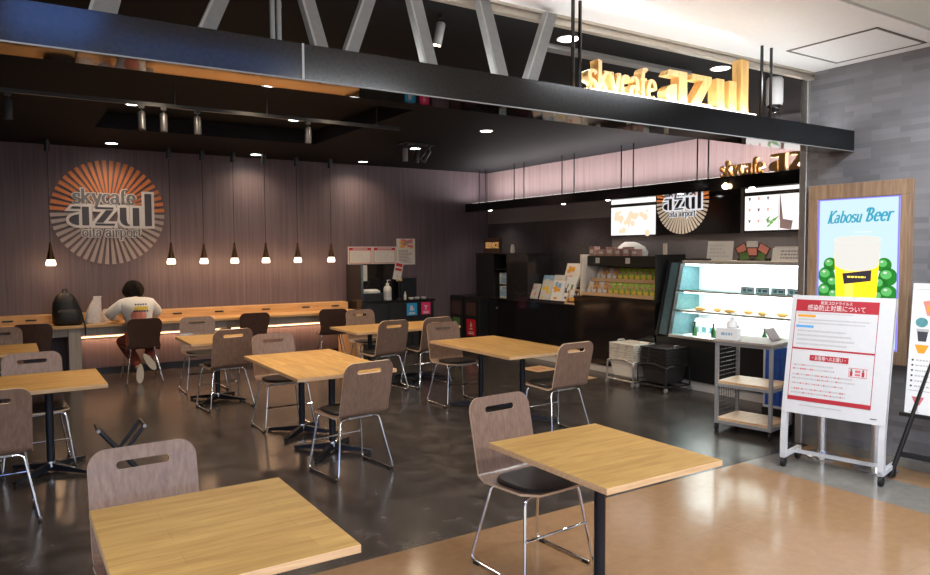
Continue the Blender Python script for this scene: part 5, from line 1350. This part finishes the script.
# ------------------------------------------------------------------ light
def area(name, loc, size, power, col=(1, 1, 1), rot=(0, 0, 0), sy=None, spread=None):
    l = bpy.data.lights.new(name, 'AREA'); l.energy = power; l.color = col; l.size = size
    if sy: l.shape = 'RECTANGLE'; l.size_y = sy
    if spread: l.spread = R(spread)
    o = bpy.data.objects.new(name, l); COL.objects.link(o); o.location = loc; o.rotation_euler = tuple(R(a) for a in rot); return o
def spotl(name, loc, power, col=(1, .95, .88), angle=95, blend=.7, r=.06, rot=(0, 0, 0)):
    l = bpy.data.lights.new(name, 'SPOT'); l.energy = power; l.color = col; l.spot_size = R(angle); l.spot_blend = blend; l.shadow_soft_size = r
    o = bpy.data.objects.new(name, l); COL.objects.link(o); o.location = loc; o.rotation_euler = tuple(R(a) for a in rot); return o
def pointl(name, loc, power, col=(1, .7, .42), r=.03):
    l = bpy.data.lights.new(name, 'POINT'); l.energy = power; l.color = col; l.shadow_soft_size = r
    o = bpy.data.objects.new(name, l); COL.objects.link(o); o.location = loc; return o
for x, y, rc, lb in DL: spotl('downlight_beam', (x, y, (zc2 if rc else ZC) - .012), (48 if y > 10 else 95) if y > 5 else 30, (1, .765, .53), 150, 1)
for x, lb in PX: pointl('pendant_glow', (x, 10.35, ZC - 1.60), 3.2, (1, .58, .30), .05)
area('counter_led', (2.6, YB - .10, .575), 3.6, 14, (1, .55, .28), (25, 0, 0), .03)
area('beam_uplight', (XH + .12, 7.1, 2.345 + .17), .03, 62, (1, .91, .89), (180, 0, 0), 7.0)
area('letter_uplight', (3.68, 3.16, 2.609), 1.55, 2.2, (1, .95, .88), (180, 0, 0), .02)
area('beam_top_light', (3.6, 3.325, 2.605), 4.1, 8, (1, .98, .95), (190, 0, 0), .02)
for y in (10.1, 8.19, 7.26, 6.0, 5.0, 4.2): spotl('counter_beam_lamp', (XH + .07, y, 2.335), 15, (1, .88, .76), 130, 1, .03)
area('case_light', (XF + .36, 4.8, 1.46), .2, 11, (.93, 1, 1), (0, 0, 0), 2.2)
area('case_light', (XF + .34, 4.8, 1.12), .2, 5, (1, .90, .72), (0, 0, 0), 2.2)
area('case_light', (XF + .30, 4.8, .885), .2, 6, (.95, 1, .97), (0, 0, 0), 2.2)
# concourse fixtures behind and beside the photographer
for x, y, p in ((-1.0, .9, 62), (2.9, -.5, 70), (4.3, 1.95, 52), (1.0, -3.0, 135), (4.0, -2.5, 120)): area('concourse_light', (x, y, ZW - .02), 1.2, p, (.93, .97, 1), (0, 0, 0), .6)
w = bpy.data.worlds.new('world'); SC.world = w; w.use_nodes = True
nt = w.node_tree; bg = nt.nodes['Background']; bg.inputs['Strength'].default_value = 1
tc = nt.nodes.new('ShaderNodeTexCoord'); sp = nt.nodes.new('ShaderNodeSeparateXYZ'); nt.links.new(tc.outputs['Generated'], sp.inputs[0])
rp = ramp(nt, [(.0, (.55, .56, .56)), (.12, (.85, .90, .95)), (.22, (.52, 1.0, 2.8)), (1, (.40, .8, 2.4))]); nt.links.new(sp.outputs['Z'], rp.inputs['Fac']); nt.links.new(rp.outputs['Color'], bg.inputs['Color'])
vs_ = SC.view_settings; vs_.view_transform = 'Standard'; vs_.look = 'None'; vs_.exposure = .55; vs_.gamma = 1; vs_.use_curve_mapping = False
